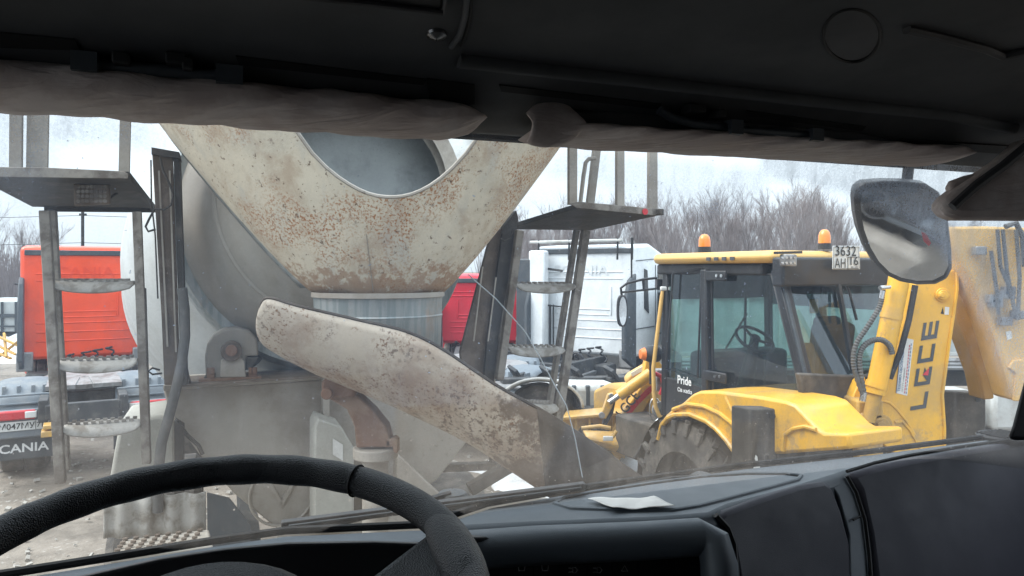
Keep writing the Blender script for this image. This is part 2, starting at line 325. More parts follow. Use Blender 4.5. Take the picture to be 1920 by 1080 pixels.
m_ = bpy.data.materials.new('crack_white'); m_.use_nodes = True; n_ = m_.node_tree; n_.nodes.clear(); o_ = n_.nodes.new('ShaderNodeOutputMaterial'); t_ = n_.nodes.new('ShaderNodeBsdfTranslucent'); t_.inputs[0].default_value = (.75, .78, .8, 1); n_.links.new(t_.outputs[0], o_.inputs[0]); M['crack'] = m_
# ================================================================ SETTING
def gz(x, y):
    return .05 * math.sin(x * .9 + 1) * math.sin(y * .7) + .03 * math.sin(x * 2.3 + y * 1.7) + .012 * math.sin(x * 7 + y * 5)
g = MB()
def gfn(a, b):
    x = (a - .5); y = b; X = math.copysign(abs(x * 2) ** 2.2 * 300, x); Y = -6 + (y ** 2.4) * 700
    return (X, Y, gz(X, Y) if Y < 40 else gz(X, Y) * .3)
g.grid(gfn, 160, 160)
tag(part('ground', g, M['ground']), kind='structure')
s = MB()
for (x, y, r, h) in [(-9.5, 12, 1.1, .35), (-10.6, 13.5, 1.5, .5), (-8.3, 10.5, .7, .2), (-14, 22, 2.5, .6), (-1.4, 6.6, 1.0, .16), (-.5, 7.6, .9, .2), (.6, 9.2, 1.3, .3), (4.2, 9.8, 1.2, .25), (-1.9, 9.2, .8, .15), (9, 25, 3, .4)]:
    rr = random.Random(x * 7)
    def f(a, b, x=x, y=y, r=r, h=h, rr=rr):
        th = a * 2 * math.pi; R = r * b * (1 + .25 * math.sin(3 * th + x) + .12 * math.sin(7 * th))
        return (x + R * math.cos(th), y + R * math.sin(th) * .8, gz(x, y) - .05 + h * (1 - b ** 2) * (1 + .3 * math.sin(9 * th + b * 8)) + .02 * math.sin(20 * b + 5 * th))
    s.grid(f, 36, 10)
tag(part('snow_patches', s, M['snow']), 'patches of dirty melting snow lying on the mud', 'snow', kind='stuff')

s = MB(); rr = random.Random(4)
for i in range(900):
    x = rr.uniform(-8, 0); y = rr.uniform(3.2, 13); q = rr.uniform(.008, .03) * (1.6 if rr.random() < .1 else 1)
    c_ = Vector((x, y, gz(x, y) + q * .3)); a = Vector((rr.uniform(-1, 1), rr.uniform(-1, 1), rr.uniform(-.3, .3))).normalized(); b = a.cross(Vector((rr.uniform(-.3, .3), .2, 1))).normalized()
    s.obox(c_, a * q, b * q * rr.uniform(.5, .9), a.cross(b) * q * rr.uniform(.3, .6))
tag(part('stones', s, mat('pale_stones', (.34, .32, .29), .9)), 'small stones and rubble scattered over the mud', 'rubble', kind='stuff')
# bare trees -------------------------------------------------------------
def tree_mesh(seed, H):
    r = random.Random(seed); tr = MB(); tw = MB()
    def grow(p, d, ln, rad_, depth):
        segs = 3; pts = [p]; q = p.copy(); dd = d.copy()
        for i in range(segs):
            dd = (dd + Vector((r.uniform(-.14, .14), r.uniform(-.14, .14), r.uniform(-.02, .12)))).normalized()
            q = q + dd * ln / segs; pts.append(q.copy())
        (tr if depth <= 1 else tw).tube(pts, [rad_ * (1 - .5 * k / segs) for k in range(segs + 1)], 5 if depth == 0 else 3, caps=False)
        if depth >= 4: return
        nb = (14, 7, 5, 4)[depth]
        for k in range(nb):
            t = r.uniform(.3 if depth == 0 else .25, 1.0); i = min(int(t * segs), segs - 1); pp = pts[i].lerp(pts[i + 1], t * segs - i)
            az = r.uniform(0, 2 * math.pi); sp = r.uniform(.25, .55) if depth < 2 else r.uniform(.25, .7)
            nd = (dd + Vector((math.cos(az), math.sin(az), .15)) * sp).normalized()
            grow(pp, nd, ln * (r.uniform(.30, .46) if depth == 0 else r.uniform(.4, .6)), rad_ * (.42 if depth == 0 else .5), depth + 1)
    grow(Vector((0, 0, -.2)), Vector((0, 0, 1)), H * .8, H * .008, 0)
    return tr, tw
protos = []
for k in range(5):
    tr, tw = tree_mesh(30 + k, 7.5)
    protos.append((tr, tw))
rt = random.Random(5); first = {}
spots = []
for px in list(range(930, 1700, 15)): spots.append((px + rt.uniform(-12, 12), rt.uniform(36, 62)))
for px in (1510, 1530, 1488): spots.append((px, 31))
for px in range(950, 1720, 22): spots.append((px + rt.uniform(-14, 14), rt.uniform(60, 80)))
for px in (-40, 0, 30, 55, 75, 1000, 1040, 1090, 1800, 1850): spots.append((px, rt.uniform(30, 45)))
for i, (px, d) in enumerate(spots):
    k = i % 5; b = Vector(((px - 960) / 1400 * d, d, 0))
    want = 2.55 + (505 - (415 if 1150 < px < 1600 else 440) + rt.uniform(-16, 34)) / 1400 * d
    sc_ = want / 7.5
    if k not in first:
        t = thing('bare_tree', b, None, None)
        tr, tw = protos[k]; wl = wloc(t)
        for nm, mb_, mm in (('trunk', tr, M['bark']), ('crown', tw, M['bark_d'])):
            mb_.v = [v + wl for v in mb_.v]; part(nm, mb_, mm, t)
        first[k] = t
    else:
        src = first[k]; t = src.copy(); sc.collection.objects.link(t)
        for ch in list(src.children):
            c = ch.copy(); sc.collection.objects.link(c); c.parent = t
    t.location = b; t.scale = (sc_ * rt.uniform(.9, 1.2), sc_ * rt.uniform(.9, 1.2), sc_); t.rotation_euler = (0, 0, rt.uniform(0, 6.28))
    left = px < 200
    tag(t, 'bare leafless tree in the wood far behind the lorries at the left edge' if left else 'bare leafless tree in the grey line of trees behind the white lorry and yellow digger', 'tree', 'bare trees at the left edge' if left else 'bare trees along the yard edge')
b = MB(); rb = random.Random(9)
for i in range(8000):
    d = rb.uniform(33, 70); px = rb.uniform(900, 1950) if rb.random() < .85 else rb.uniform(-60, 90)
    x = (px - 960) / 1400 * d; h = rb.uniform(1.3, 4.2); p = Vector((x, d, -.1)); q = p + Vector((rb.uniform(-.6, .6), rb.uniform(-.5, .5), h)); m_ = p.lerp(q, .5) + Vector((rb.uniform(-.2, .2), 0, 0))
    b.tube([p, m_, q], [.035, .022, .008], 3, caps=False)
tag(part('undergrowth', b, M['bark_d']), 'dense bare brushwood under the far trees', 'brushwood', kind='stuff')
# pole with wires
t = thing('utility_pole', W(155, 600, 34).xy.to_3d(), 'thin grey pole with a short crossarm and wires above the red lorry', 'pole')
part('pole', MB().tube([W(155, 700, 34), W(155, 396, 34)], .07, 8), M['chassis'], t)
part('crossarm', MB().bar(W(149, 402, 34), W(162, 402, 34), .08, .08), M['chassis'], t)
wr = MB()
for (a, b_) in ((404, 410), (455, 453)): wr.tube([W(-300, a + 12, 34), W(155, a, 34), W(900, b_ + 20, 34)], .012, 4)
part('wire', wr, M['chassis'], t)

# ================================================================ TRACTOR UNITS
def tractor(name, base, heading, label, paint, width=2.3, cy=4.0, zb=1.05, zt=2.9, length=2.1, detail=True, plate=None, flap=None, word=None, group=None, seen_side=False):
    base = Vector(base); f = Vector((math.sin(heading), math.cos(heading), 0)); r = Vector((math.cos(heading), -math.sin(heading), 0))
    T = lambda x, y, z: base + r * x + f * y + Z * z
    t = thing(name, base, label, 'lorry', group); hw = width / 2
    # cab body: side profile swept across the width
    prof = [(0, zb), (0, zt - .03), (.06, zt), (.7, zt + .04), (1.3, zt - .12), (1.75, zt - .55), (1.95, zb + .9), (length, zb + .2), (length, zb - .35), (.9, zb - .35), (.8, zb)]
    mb = MB().prism([T(-hw, cy + a, b_) for a, b_ in prof], r * width)
    cab = part('cab', mb, paint, t, bevel=.06)
    # back wall pressings
    mb = MB(); H = zt - zb
    def rib(x0, x1, z, h=.035): mb.obox(T((x0 + x1) / 2, cy - .004, z), r * (x1 - x0) / 2, f * .007, Z * h / 2)
    for k in (.16, .24, .32, .70, .76): rib(-hw + .22, hw - .22, zb + H * k, .022)
    for s_ in (-1, 1):
        mb.obox(T(s_ * hw * .55, cy - .004, zb + H * .5), r * .015, f * .012, Z * H * .13)
    rib(-hw * .55, hw * .55, zb + H * .42, .02); rib(-hw * .5, hw * .5, zb + H * .37, .02)
    part('rib_pressing', mb, paint, cab, bevel=.008)
    mb = MB().obox(T(0, cy - .012, zt - .10), r * (hw - .06), f * .02, Z * .045)
    part('roof_gutter', mb, M['fairing'], t, bevel=.01)
    if word: text(word, T(-hw * .60, cy - .012, zb + H * .735), r, Z, H * .09, word_m, cab, 'raised_lettering', .004, width=hw * 1.1)
    # side deflectors and lower fairings
    for s_ in (-1, 1):
        mb = MB().prism([T(s_ * (hw - .06), cy - .42, zb + .02), T(s_ * (hw - .06), cy + .05, zb - .2), T(s_ * (hw - .06), cy + .05, zt - .5), T(s_ * (hw - .06), cy - .2, zt - .62), T(s_ * (hw - .06), cy - .42, zt - 1.1)], r * s_ * .08)
        part('side_deflector', mb, M['fairing'], t, bevel=.02)
        mb = MB().obox(T(s_ * .86, cy - .04, zb - .02), r * .12, f * .05, Z * .16); part('cab_mount', mb, M['greymet'], t, bevel=.02)
        mb = MB().tube([T(s_ * (hw - .1), cy + 1.8, zb + 1.2), T(s_ * (hw + .2), cy + 1.85, zb + 1.25)], .02, 6); part('mirror_arm', mb, M['black'], t)
        if seen_side:
            sx = s_ * (hw + .004)
            mb = MB().prism([T(sx, cy + 1.05, zb + .75), T(sx, cy + 1.05, zt - .45), T(sx, cy + 1.6, zt - .5), T(sx, cy + 1.85, zb + .8), T(sx, cy + 1.4, zb + .62)], r * s_ * .012)
            part('side_window', mb, M['tint2'], t, bevel=.0)
            mb = MB().prism([T(sx, cy + .42, zb + .85), T(sx, cy + .42, zt - .42), T(sx, cy + .55, zt - .45), T(sx, cy + .62, zb + .75)], r * s_ * .012)
            part('rear_quarter_window', mb, M['black'], t)
            mb = MB()
            for (a, b_) in (((.95, zb - .2), (.95, zt - .35)), ((.95, zb + .35), (2.0, zb + .35)), ((.06, zt - .28), (.9, zt - .24)), ((.06, zb + .5), (.9, zb + .5))): mb.bar(T(sx, cy + a[0], a[1]), T(sx, cy + b_[0], b_[1]), .014, .014)
            part('panel_gap', mb, M['fairing'], t)
    # chassis
    mb = MB()
    for s_ in (-1, 1): mb.obox(T(s_ * .42, cy / 2 + .1, .88), r * .05, f * (cy / 2 - .1), Z * .13)
    for y in (.25, 1.2, 2.2, 3.1): mb.obox(T(0, y, .86), r * .4, f * .07, Z * .09)
    mb.obox(T(.06, .05, .82), r * .30, f * .03, Z * .16)
    part('chassis', mb, M['chassis'], t, bevel=.01)
    mb = MB().lathe([(0, .02), (0, .5), (.06, .52), (.07, .3), (.07, .02)], T(0, 1.3, 1.06), Vector((0, -.0, 1)) + f * -.06, 28)
    mb.prism([T(-.42, .72, 1.05), T(-.1, .72, 1.05), T(-.05, 1.2, 1.09), T(-.4, 1.2, 1.09)], Z * .05); mb.prism([T(.42, .72, 1.05), T(.1, .72, 1.05), T(.05, 1.2, 1.09), T(.4, 1.2, 1.09)], Z * .05)
    part('coupling_plate', mb, M['greymet'], t)
    mb = MB()
    for k, s_ in enumerate((-.5, -.25, .0, .22, .42)):
        pts = [T(s_ + .06 * math.sin(a * 1.9 + k) + .045 * math.cos(a * 6), cy - .12 - .05 * math.sin(a * 6), zb + .05 - .62 * math.sin(min(1, a / 5) * math.pi / 2) ** 2 + .03 * k) for a in [i * .2 for i in range(26)]]
        mb.tube(pts, .018, 5)
    part('air_hose', mb, M['black'], t)
    mb = MB().obox(T(-.05, cy - .2, zb - .22), r * .45, f * .12, Z * .12); mb.obox(T(.55, cy - .3, zb - .3), r * .16, f * .2, Z * .2); mb.obox(T(-.65, cy - .3, zb - .35), r * .18, f * .2, Z * .17)
    part('engine_tray', mb, M['chassis'], t, bevel=.03)
    # wheels, mudguards
    for s_ in (-1, 1):
        gx = s_ * max(.65, hw - .42)
        for y in (1.25, cy + 1.0):
            wd = .27 if y < 2 else .15; cx = gx if y < 2 else s_ * (hw - .2)
            wh = part('wheel', MB().lathe([(-wd * .5, .26), (-wd * .5, .3)], T(cx, y, .5), r, 6), M['chassis'], t)
            part('tyre', MB().lathe([(-wd, .28), (-wd, .44), (-wd * .85, .5), (-.02, .505), (0, .47), (.02, .505), (wd * .85, .5), (wd, .44), (wd, .28)], T(cx, y, .5), r, 36), M['tyre'], wh)
            part('rim', MB().lathe([(s_ * wd * .9, .29), (s_ * wd * .5, .26), (s_ * wd * .4, .1), (s_ * wd * .7, .09), (s_ * wd * .7, .001)], T(cx, y, .5), r, 24), M['greymet'], wh)
        gw = .30
        mb = MB()
        for side_ in (-gw, gw): pass
        mb.grid(lambda a, b_: T(gx + (-gw + 2 * gw * b_), 1.25 - .62 * math.cos(math.pi * (.02 + .96 * a)), .52 + .64 * math.sin(math.pi * (.02 + .96 * a)) ** .7 - .05 * abs(2 * b_ - 1) ** 4), 20, 8)
        mg = part('mudguard', mb, M['mudguard'], t, solid=.02)
        mb = MB()
        for x in (-.2, -.05, .1, .22): mb.obox(T(gx + x, .86, 1.02), r * .02, f * .05, Z * .1)
        for k in range(3): mb.obox(T(gx, .66 + .02 * k, .82 + .1 * k), r * gw * .96, f * .02, Z * .012)
        part('mudguard_rib', mb, M['mudguard'], mg, bevel=.006)
        part('mud_flap', MB().obox(T(gx, .52, .50), r * .33, f * .012, Z * .22), M['fairing'], t, bevel=.01)
        part('rear_panel', MB().obox(T(gx, .44, .72), r * .36, f * .03, Z * .17), M['mudguard'], t, bevel=.02)
        tl = part('tail_light', MB().obox(T(gx + s_ * .06, .395, .83), r * .21, f * .03, Z * .055), M['redlens'], t, bevel=.02)
        part('light_edge', MB().obox(T(gx - s_ * .1, .388, .83), r * .06, f * .03, Z * .04), M['label'], tl, bevel=.01)
    if plate:
        px_ = -max(.65, hw - .42); pp = part('number_plate', MB().obox(T(px_ + .02, .40, .70), r * .27, f * .006, Z * .055), M['plate'], t, bevel=.004)
        text(plate[0], T(px_ - .22, .390, .668), r, Z, .068, M['ink'], pp, width=.36, bold=.01); text(plate[1], T(px_ + .16, .390, .672), r, Z, .06, M['ink'], pp, width=.11, bold=.01)
        part('plate_border', MB().bar(T(px_ + .148, .391, .65), T(px_ + .148, .391, .75), .006, .002), M['ink'], pp)
    if flap: text(flap, T(-max(.65, hw - .42) - .30, .505, .37), r, Z, .10, M['wink'], t, 'flap_lettering', width=.58, bold=.02)
    return t, T, r, f
word_m = mat('red_raised_letters', (.72, .055, .014), .4)
tR = tractor('truck_tractor', (W(158, 505, 8.8).x, 8.8, 0), rad(-29.8), 'orange red lorry without trailer, seen from behind through the left ladder', M['red'], width=1.85, cy=4.7, zb=1.03, zt=2.93,
        plate=('М047МУ', '716'), flap='SCANIA', word='SCANIA')
T = tR[1]; t = tR[0]
part('wheel_chock', MB().obox(T(-.30, .02, .66), tR[2] * .13, tR[3] * .1, Z * .035).obox(T(-.30, .02, .74), tR[2] * .11, tR[3] * .1, Z * .025), M['yel'], t, bevel=.01)
word_m = mat('crimson_raised_letters', (.5, .012, .03), .5)
tC = tractor('truck_tractor', (W(899, 505, 10.8).x, 10.8, 0), rad(-2.5), 'crimson lorry cab half hidden behind the cement mixer and its right post', M['crimson'], width=1.62, cy=4.4, zb=1.05, zt=2.42)
word_m = mat('white_raised_letters', (.64, .67, .69), .5)
hd = rad(33); bx = Vector((W(1094, 505, 13.6).x, 13.6, 0)) - Vector((math.sin(hd), math.cos(hd), 0)) * 4.2
tW = tractor('truck_tractor', bx, hd, 'white high roof lorry cab with dark straps between the ladder and the digger', M['white'], width=2.0, cy=4.2, zb=1.0, zt=2.98, seen_side=True, length=2.4, word='SCANIA')
t, T, r, f = tW
part('roof_bar', MB().obox(T(-.15, 4.15, 3.06), r * .95, f * .05, Z * .03), M['tank'], t, bevel=.02)
mb = MB()
for x in (-.9, -.25, .72, 1.0): mb.bar(T(x, 4.12, 3.1), T(x, 4.10, 2.72), .03, .02)
mb.bar(T(-.98, 4.08, 2.6), T(-.35, 4.04, 2.52), .04, .03); mb.bar(T(-.98, 4.08, 1.9), T(-.3, 4.04, 1.86), .03, .03); mb.bar(T(.99, 4.1, 3.1), T(.99, 4.1, 1.2), .025, .02)
mb.bar(T(-.62, 4.06, 1.9), T(-.62, 4.06, 1.0), .03, .02); mb.bar(T(-.55, 4.06, 1.9), T(-.55, 4.06, 1.0), .02, .02)
part('strap', mb, M['black'], t)
part('side_extension', MB().bar(T(-1.1, 3.95, 2.75), T(-1.1, 3.95, .9), .1, .35, side=r), M['fairing'], t, bevel=.03)
part('air_duct', MB().obox(T(-.83, 4.0, 1.95), r * .17, f * .1, Z * .95), M['white'], t, bevel=.04)
mb = MB()
for k in range(3):
    mb.tube([T(.1 + .15 * math.cos(a + k) * (1 + .1 * k), 3.7, .92 + .16 * math.sin(a + k)) for a in [i * .4 for i in range(16)]], .022, 5)
part('air_hose', mb, M['black'], t)
# ribbed fuel tank standing low between the two
t = thing('tank_trailer_frame', W(1080, 505, 9.3).xy.to_3d(), 'low lorry frame with ribbed grey white tanks in front of the white lorry', 'lorry frame')
mb = MB()
def tankbox(x0, x1, y0, y1, d, m_, nm):
    a = W(x0, y1, d); b_ = W(x1, y1, d + .25); h = (y1 - y0) / 1400 * d
    dv = (b_ - a); bk = Vector((-dv.y, dv.x, 0)).normalized() * .6
    return part(nm, MB().prism([a, b_, b_ + bk, a + bk], Z * h), m_, t, bevel=.07)
tk = tankbox(1045, 1172, 722, 790, 9.1, M['tank'], 'tank')
mb = MB()
for px in (1076, 1102, 1130, 1150): mb.obox(W(px, 757, 9.12 + (px - 1045) / 127 * .25) + Vector((0, .02, 0)), Vector((.028, 0, 0)), Vector((0, .05, 0)), Z * .225)
part('tank_strap', mb, M['fairing'], tk, bevel=.01)
mb = MB().grid(lambda a, b_: W(1012, 765, 8.6 + .6 * b_) + Vector((-.5 * math.cos(math.pi * a), 0, .34 * math.sin(math.pi * a))), 18, 3)
part('mudguard', mb, M['tank'], t, solid=.03)
part('wheel', MB().lathe([(-.2, .2), (-.2, .36), (-.14, .42), (.14, .42), (.2, .36), (.2, .2)], W(1012, 785, 8.95), Vector((0, 1, 0)), 28), M['tyre'], t)
mb = MB().bar(W(940, 716, 9.8), W(1190, 712, 10.2), .1, .2); mb.bar(W(940, 740, 10.4), W(1190, 738, 10.6), .12, .12)
for px in (960, 1020, 1075, 1140): mb.bar(W(px, 690, 10), W(px + 20, 720, 10.2), .05, .2); mb.bar(W(px, 712, 9.9), W(px + 40, 690 + (px % 7) * 2, 11), .06, .06)
part('chassis', mb, M['chassis'], t, bevel=.01)
mb = MB()
for k in range(5): mb.obox(W(950 + k * 48, 722 - (k % 2) * 8, 9.7 + .1 * k), Vector((.18, 0, 0)), Vector((0, .25, 0)), Z * .012)
part('walkway_plate', mb, M['greymet'], t, bevel=.004)
part('axle_beam', MB().obox(W(1060, 800, 9.4), Vector((.9, .1, 0)), Vector((0, .3, 0)), Z * .3), M['chassis'], t, bevel=.05)
# long grey trailer behind the digger
d = 12.5; t = thing('parked_trailer', W(1600, 505, d).xy.to_3d(), 'long pale grey trailer standing behind the yellow digger', 'trailer')
a = W(1275, 560, d); b_ = W(2150, 560, d)
a.z = b_.z = 1.12
part('side_wall', MB().prism([a, b_, b_ + Vector((0, 2.3, 0)), a + Vector((0, 2.3, 0))], Z * 1.0), M['trailer'], t, bevel=.03)
mb = MB()
for k in range(15): mb.obox(a.lerp(b_, k / 14) + Vector((0, -.02, .5)), Vector((.03, 0, 0)), Vector((0, .025, 0)), Z * .49)
for z in (.02, .98): mb.obox((a + b_) / 2 + Vector((0, -.03, z)), Vector(((b_ - a).x / 2, 0, 0)), Vector((0, .03, 0)), Z * .03)
part('side_post', mb, M['tank'], t, bevel=.005)
mb = MB()
for z in (.92, .98, 1.04): mb.tube([a + Vector((0, -.12, z - 1.12)), b_ + Vector((0, -.12, z - 1.12))], .045, 8)
part('side_rail', mb, M['greymet'], t)
part('chassis', MB().obox((a + b_) / 2 + Vector((0, .6, -.4)), Vector(((b_ - a).x / 2, 0, 0)), Vector((0, .5, 0)), Z * .14), M['chassis'], t, bevel=.02)
for k, px in enumerate((1330, 1395, 1880)):
    wh = part('wheel', MB().lathe([(-.15, .25), (-.15, .45), (-.1, .5), (.1, .5), (.15, .45), (.15, .25)], W(px, 505, d + .3).xy.to_3d() + Z * .5, Vector((0, 1, 0)), 28), M['tyre'], t)
    part('rim', MB().lathe([(-.12, .26), (-.02, .1), (-.06, .001)], W(px, 505, d + .3).xy.to_3d() + Z * .5, Vector((0, 1, 0)), 20), M['greymet'], wh)
for k, px in enumerate((1785, 1868)):
    part('fuel_tank', MB().obox(W(px, 765, 11.6), Vector((.24, 0, 0)), Vector((0, .3, 0)), Z * .3), M['tank'], t, bevel=.07)
# far left background
t = thing('box_trailer', W(0, 505, 22).xy.to_3d(), 'grey box trailer far away at the left edge behind the mud heap', 'trailer')
part('body', MB().prism([W(-120, 622, 22), W(48, 622, 22), W(48, 622, 22) + Vector((0, 3, 0)), W(-120, 622, 22) + Vector((0, 3, 0))], Z * .9), M['trailer'], t, bevel=.03)
part('chassis', MB().prism([W(-120, 640, 22.2), W(48, 640, 22.2), W(48, 640, 22.2) + Vector((0, 2, 0)), W(-120, 640, 22.2) + Vector((0, 2, 0))], Z * .28), M['fairing'], t)
mb = MB()
for k in range(6): mb.bar(W(-100 + 26 * k, 622, 21.95), W(-100 + 26 * k, 566, 21.95), .06, .05)
mb.bar(W(-120, 592, 21.95), W(48, 592, 21.95), .1, .05); mb.bar(W(-120, 612, 21.95), W(48, 612, 21.95), .05, .05)
part('side_post', mb, M['fairing'], t)
t = thing('yellow_scrap_frame', W(14, 505, 17).xy.to_3d(), 'small heap of yellow steel beams lying by the snow at the left edge', 'scrap')
mb = MB()
for (p, q) in (((-20, 640), (30, 665)), ((-10, 628), (38, 650)), ((0, 668), (34, 640)), ((-20, 655), (20, 672)), ((8, 625), (12, 670))): mb.bar(W(*p, 17), W(*q, 16.6), .05, .07)
part('beam', mb, M['yel_dirty'], t, bevel=.01)
# ================================================================ CEMENT MIXER
MX = CAM + U * .55 + V * 4.19; MX.z = 0
mixer = thing('cement_mixer', MX, 'big rusty cream cement mixer lorry seen from behind with its chute swung right', 'cement mixer')
# drum: axis forward and slightly down
rc = W(612, 418, 4.42); ax = (W(550, 482, 5.3) - rc).normalized()
prof = [(-.88, .44), (-.86, .47), (-.1, .81), (-.1, .86), (.06, .86), (.06, .86), (.60, 1.03), (.9, 1.075), (1.15, 1.09), (2.1, 1.09), (2.6, 1.02), (3.6, .65), (3.7, .4), (3.72, .01)]
drum = part('drum', MB().lathe(prof[:3], rc, ax, 72), M['drum'], mixer)
part('track_ring', MB().lathe([(-.1, .80), (-.1, .855), (-.06, .87), (.03, .87), (.07, .855), (.07, .80)], rc, ax, 72), M['galv'], drum)
part('drum_front', MB().lathe([(.05, .85)] + prof[6:], rc, ax, 72), M['drum_white'], drum)
part('weld_seam', MB().lathe([(-.45, .655), (-.44, .667), (-.43, .668), (-.42, .672)], rc, ax, 72), M['drum'], drum)
part('throat_plate', MB().lathe([(-.55, .01), (-.62, .3), (-.56, .60)], rc, ax, 40), M['hop_in'], drum)
part('mouth_ring', MB().lathe([(-.92, .40), (-.92, .48), (-.84, .51), (-.84, .40)], rc, ax, 48), M['frame'], drum)
# mixing blade inside the mouth: a helicoid
mb = MB().grid(lambda a, b_: rc + ax * (-.88 + .26 * a) + (U * math.cos(.6 + 2.6 * a) + (Z * .97 + V * .26) * -math.sin(.6 + 2.6 * a)) * ((.42 + .08 * a) * (1 - .45 * b_)), 30, 3)
part('mixing_blade', mb, M['galv'], drum, solid=.008)
part('drum_stripe', MB().lathe([(.62, 1.038), (.92, 1.083), (1.1, 1.094)], rc, ax, 12, a0=rad(64), a1=rad(100), ref=Z), M['redlens'], drum)
# hopper ------------------------------------------------------------------
c0 = W(710, 552, 3.42)
def hop(th, h, full=False):
    """h height above the ring; th=0 faces the viewer"""
    s_ = h / .74; R = .282 + .655 * (s_ ** .90); cx = -.075 * s_
    if s_ > 1: R = .282 + .655 * (1 + (s_ - 1) * .8)
    return c0 + Vector((cx + R * math.sin(th), .0 - R * .78 * math.cos(th) + .22 * s_, h))
def rimh(th):
    # raise until the point reaches the curved cut of the front rim
    a = abs(th)
    lo = .40 + 1.0 * 0
    for k in range(80):
        h = .36 + k * .012; p = hop(th, h) - CAM; px = 960 + 1400 * p.x / p.y; py = 505 - 1400 * p.z / p.y
        if a < 1.5 and abs(px - 733) < 250:
            cut = 373 - 113 * ((px - 733) / (176 if px < 733 else 168)) ** 2
            if py <= cut: return h
        elif a >= 1.5: return 1.15
    return 1.25
NT = 120; ths = [-math.pi + 2 * math.pi * i / NT for i in range(NT + 1)]; rh = [rimh(t_) for t_ in ths]
for _ in range(2): rh = [rh[0]] + [(rh[i - 1] + 2 * rh[i] + rh[i + 1]) / 4 for i in range(1, NT)] + [rh[-1]]
mb = MB().grid(lambda a, b_: hop(ths[int(round(a * NT))], b_ * rh[int(round(a * NT))]), NT, 26)
hopper = part('hopper', mb, M['cream'], mixer, solid=.008)
mb = MB().grid(lambda a, b_: (lambda p, q: p + (q - p).normalized() * .012)(hop(ths[int(round(a * NT))], b_ * rh[int(round(a * NT))]), c0 + Vector((-.05, .1, b_ * rh[int(round(a * NT))]))), NT, 26)
part('hopper_lining', mb, M['hop_in'], hopper)
part('hopper_rim', MB().tube([hop(ths[i], rh[i]) for i in range(NT)], .008, 6, closed=True), M['frame'], hopper)
# front fold seam and weld
part('weld_seam', MB().tube([hop(.07, h) + Vector((0, -.006, 0)) for h in [.02 + .02 * k for k in range(13)]], .0016, 5), M['frame'], hopper)
# outer flange plate along the left
mb = MB().grid(lambda a, b_: hop(-1.50 - .10 * b_, .03 + a * .9) + Vector((-.05 * b_, .03 * b_, 0)), 24, 2)
part('flange', mb, M['galv'], hopper, solid=.006)
# spout
sp = part('spout', MB().lathe([(0, .287), (-.012, .293), (-.03, .287), (-.10, .284), (-.105, .289), (-.115, .284), (-.32, .278)], c0 + Vector((0, 0, .012)), Z, 56), M['galv'], mixer, solid=.006)
part('rim_band', MB().lathe([(0, .290), (.006, .300), (-.016, .300), (-.02, .288)], c0 + Vector((0, 0, .008)), Z, 56), M['frame'], sp)
# chute: a half pipe running down to the right ------------------------------
ctop = [(487, 590), (492, 567), (508, 559), (560, 574), (680, 602), (762, 622), (830, 655), (930, 722), (1050, 790), (1180, 880), (1290, 957)]
cbot = [(488, 600), (498, 640), (530, 664), (600, 700), (700, 742), (780, 778), (880, 828), (960, 880), (1060, 945), (1160, 1000), (1230, 1040)]
n_ = 60
def lerp_list(L_, t_):
    x = t_ * (len(L_) - 1); i = min(int(x), len(L_) - 2); k = x - i; p0 = L_[max(i - 1, 0)]; p1 = L_[i]; p2 = L_[i + 1]; p3 = L_[min(i + 2, len(L_) - 1)]
    return [0.5 * ((2 * p1[j]) + (-p0[j] + p2[j]) * k + (2 * p0[j] - 5 * p1[j] + 4 * p2[j] - p3[j]) * k * k + (-p0[j] + 3 * p1[j] - 3 * p2[j] + p3[j]) * k ** 3) for j in range(2)]
def chute_pt(a, b_):
    """half pipe section: near rim (b=0), belly (b=.5), low far wall (b=1)"""
    d_ = 3.02 - .12 * a; tp, bt = lerp_list(ctop, a), lerp_list(cbot, a)
    p = W(*tp, d_); h = (p - W(*bt, d_)).length; w_ = min(.27, .05 + h * .9); q = W(*bt, d_ + w_); th = b_ * math.pi; sn, cs = math.sin(th), math.cos(th)
    if th <= math.pi / 2: return Vector((p.x + (q.x - p.x) * sn, p.y + (q.y - p.y) * (1 - cs), p.z + (q.z - p.z) * sn))
    return Vector((q.x + (p.x - q.x) * (1 - sn) * .3, q.y - w_ * cs, q.z + (p.z - q.z) * (1 - sn) * .30))
def chute_grid(a0, a1, nu): return MB().grid(lambda a, b_: chute_pt(a0 + (a1 - a0) * a, b_), nu, 28)
chute = part('chute', chute_grid(0, .775, 60), M['chute'], mixer, solid=.010)
part('rubber_end', chute_grid(.765, 1, 20), M['chute_dark'], chute, solid=.016)
part('rim_bead', MB().tube([chute_pt(a / 50 * .99, 0) for a in range(51)], .0075, 6), M['chute_dark'], chute)
# chute support -------------------------------------------------------------
d = 3.22
arm = [(628, 715), (655, 728), (700, 770), (724, 800), (733, 832), (745, 838), (668, 840), (664, 800), (650, 768), (612, 745)]
sup = part('chute_support', MB().prism([W(*p, d) for p in arm], Vector((0, .10, 0))), M['rust'], mixer, bevel=.012)
part('lug', MB().prism([W(*p, d - .03) for p in ((602, 716), (612, 708), (668, 722), (664, 745), (640, 748), (612, 748), (602, 738))], Vector((0, .14, 0))), M['rust'], sup, bevel=.012)
part('pin', MB().disc(W(615, 737, d - .05), Vector((0, -1, 0)), .024, .03), M['rust'], sup, bevel=.004)
part('ear', MB().prism([W(*p, d) for p in ((722, 826), (740, 820), (746, 826), (746, 850), (738, 850), (736, 838), (722, 840))], Vector((0, .06, 0))), M['rust'], sup, bevel=.006)
part('turntable', MB().disc(W(704, 858, d + .06), Z, .098, .048, 40), M['frame'], sup, bevel=.006)
part('post', MB().tube([W(704, 862, d + .08), W(704, 1060, d + .08)], .058, 24), M['frame'], sup)
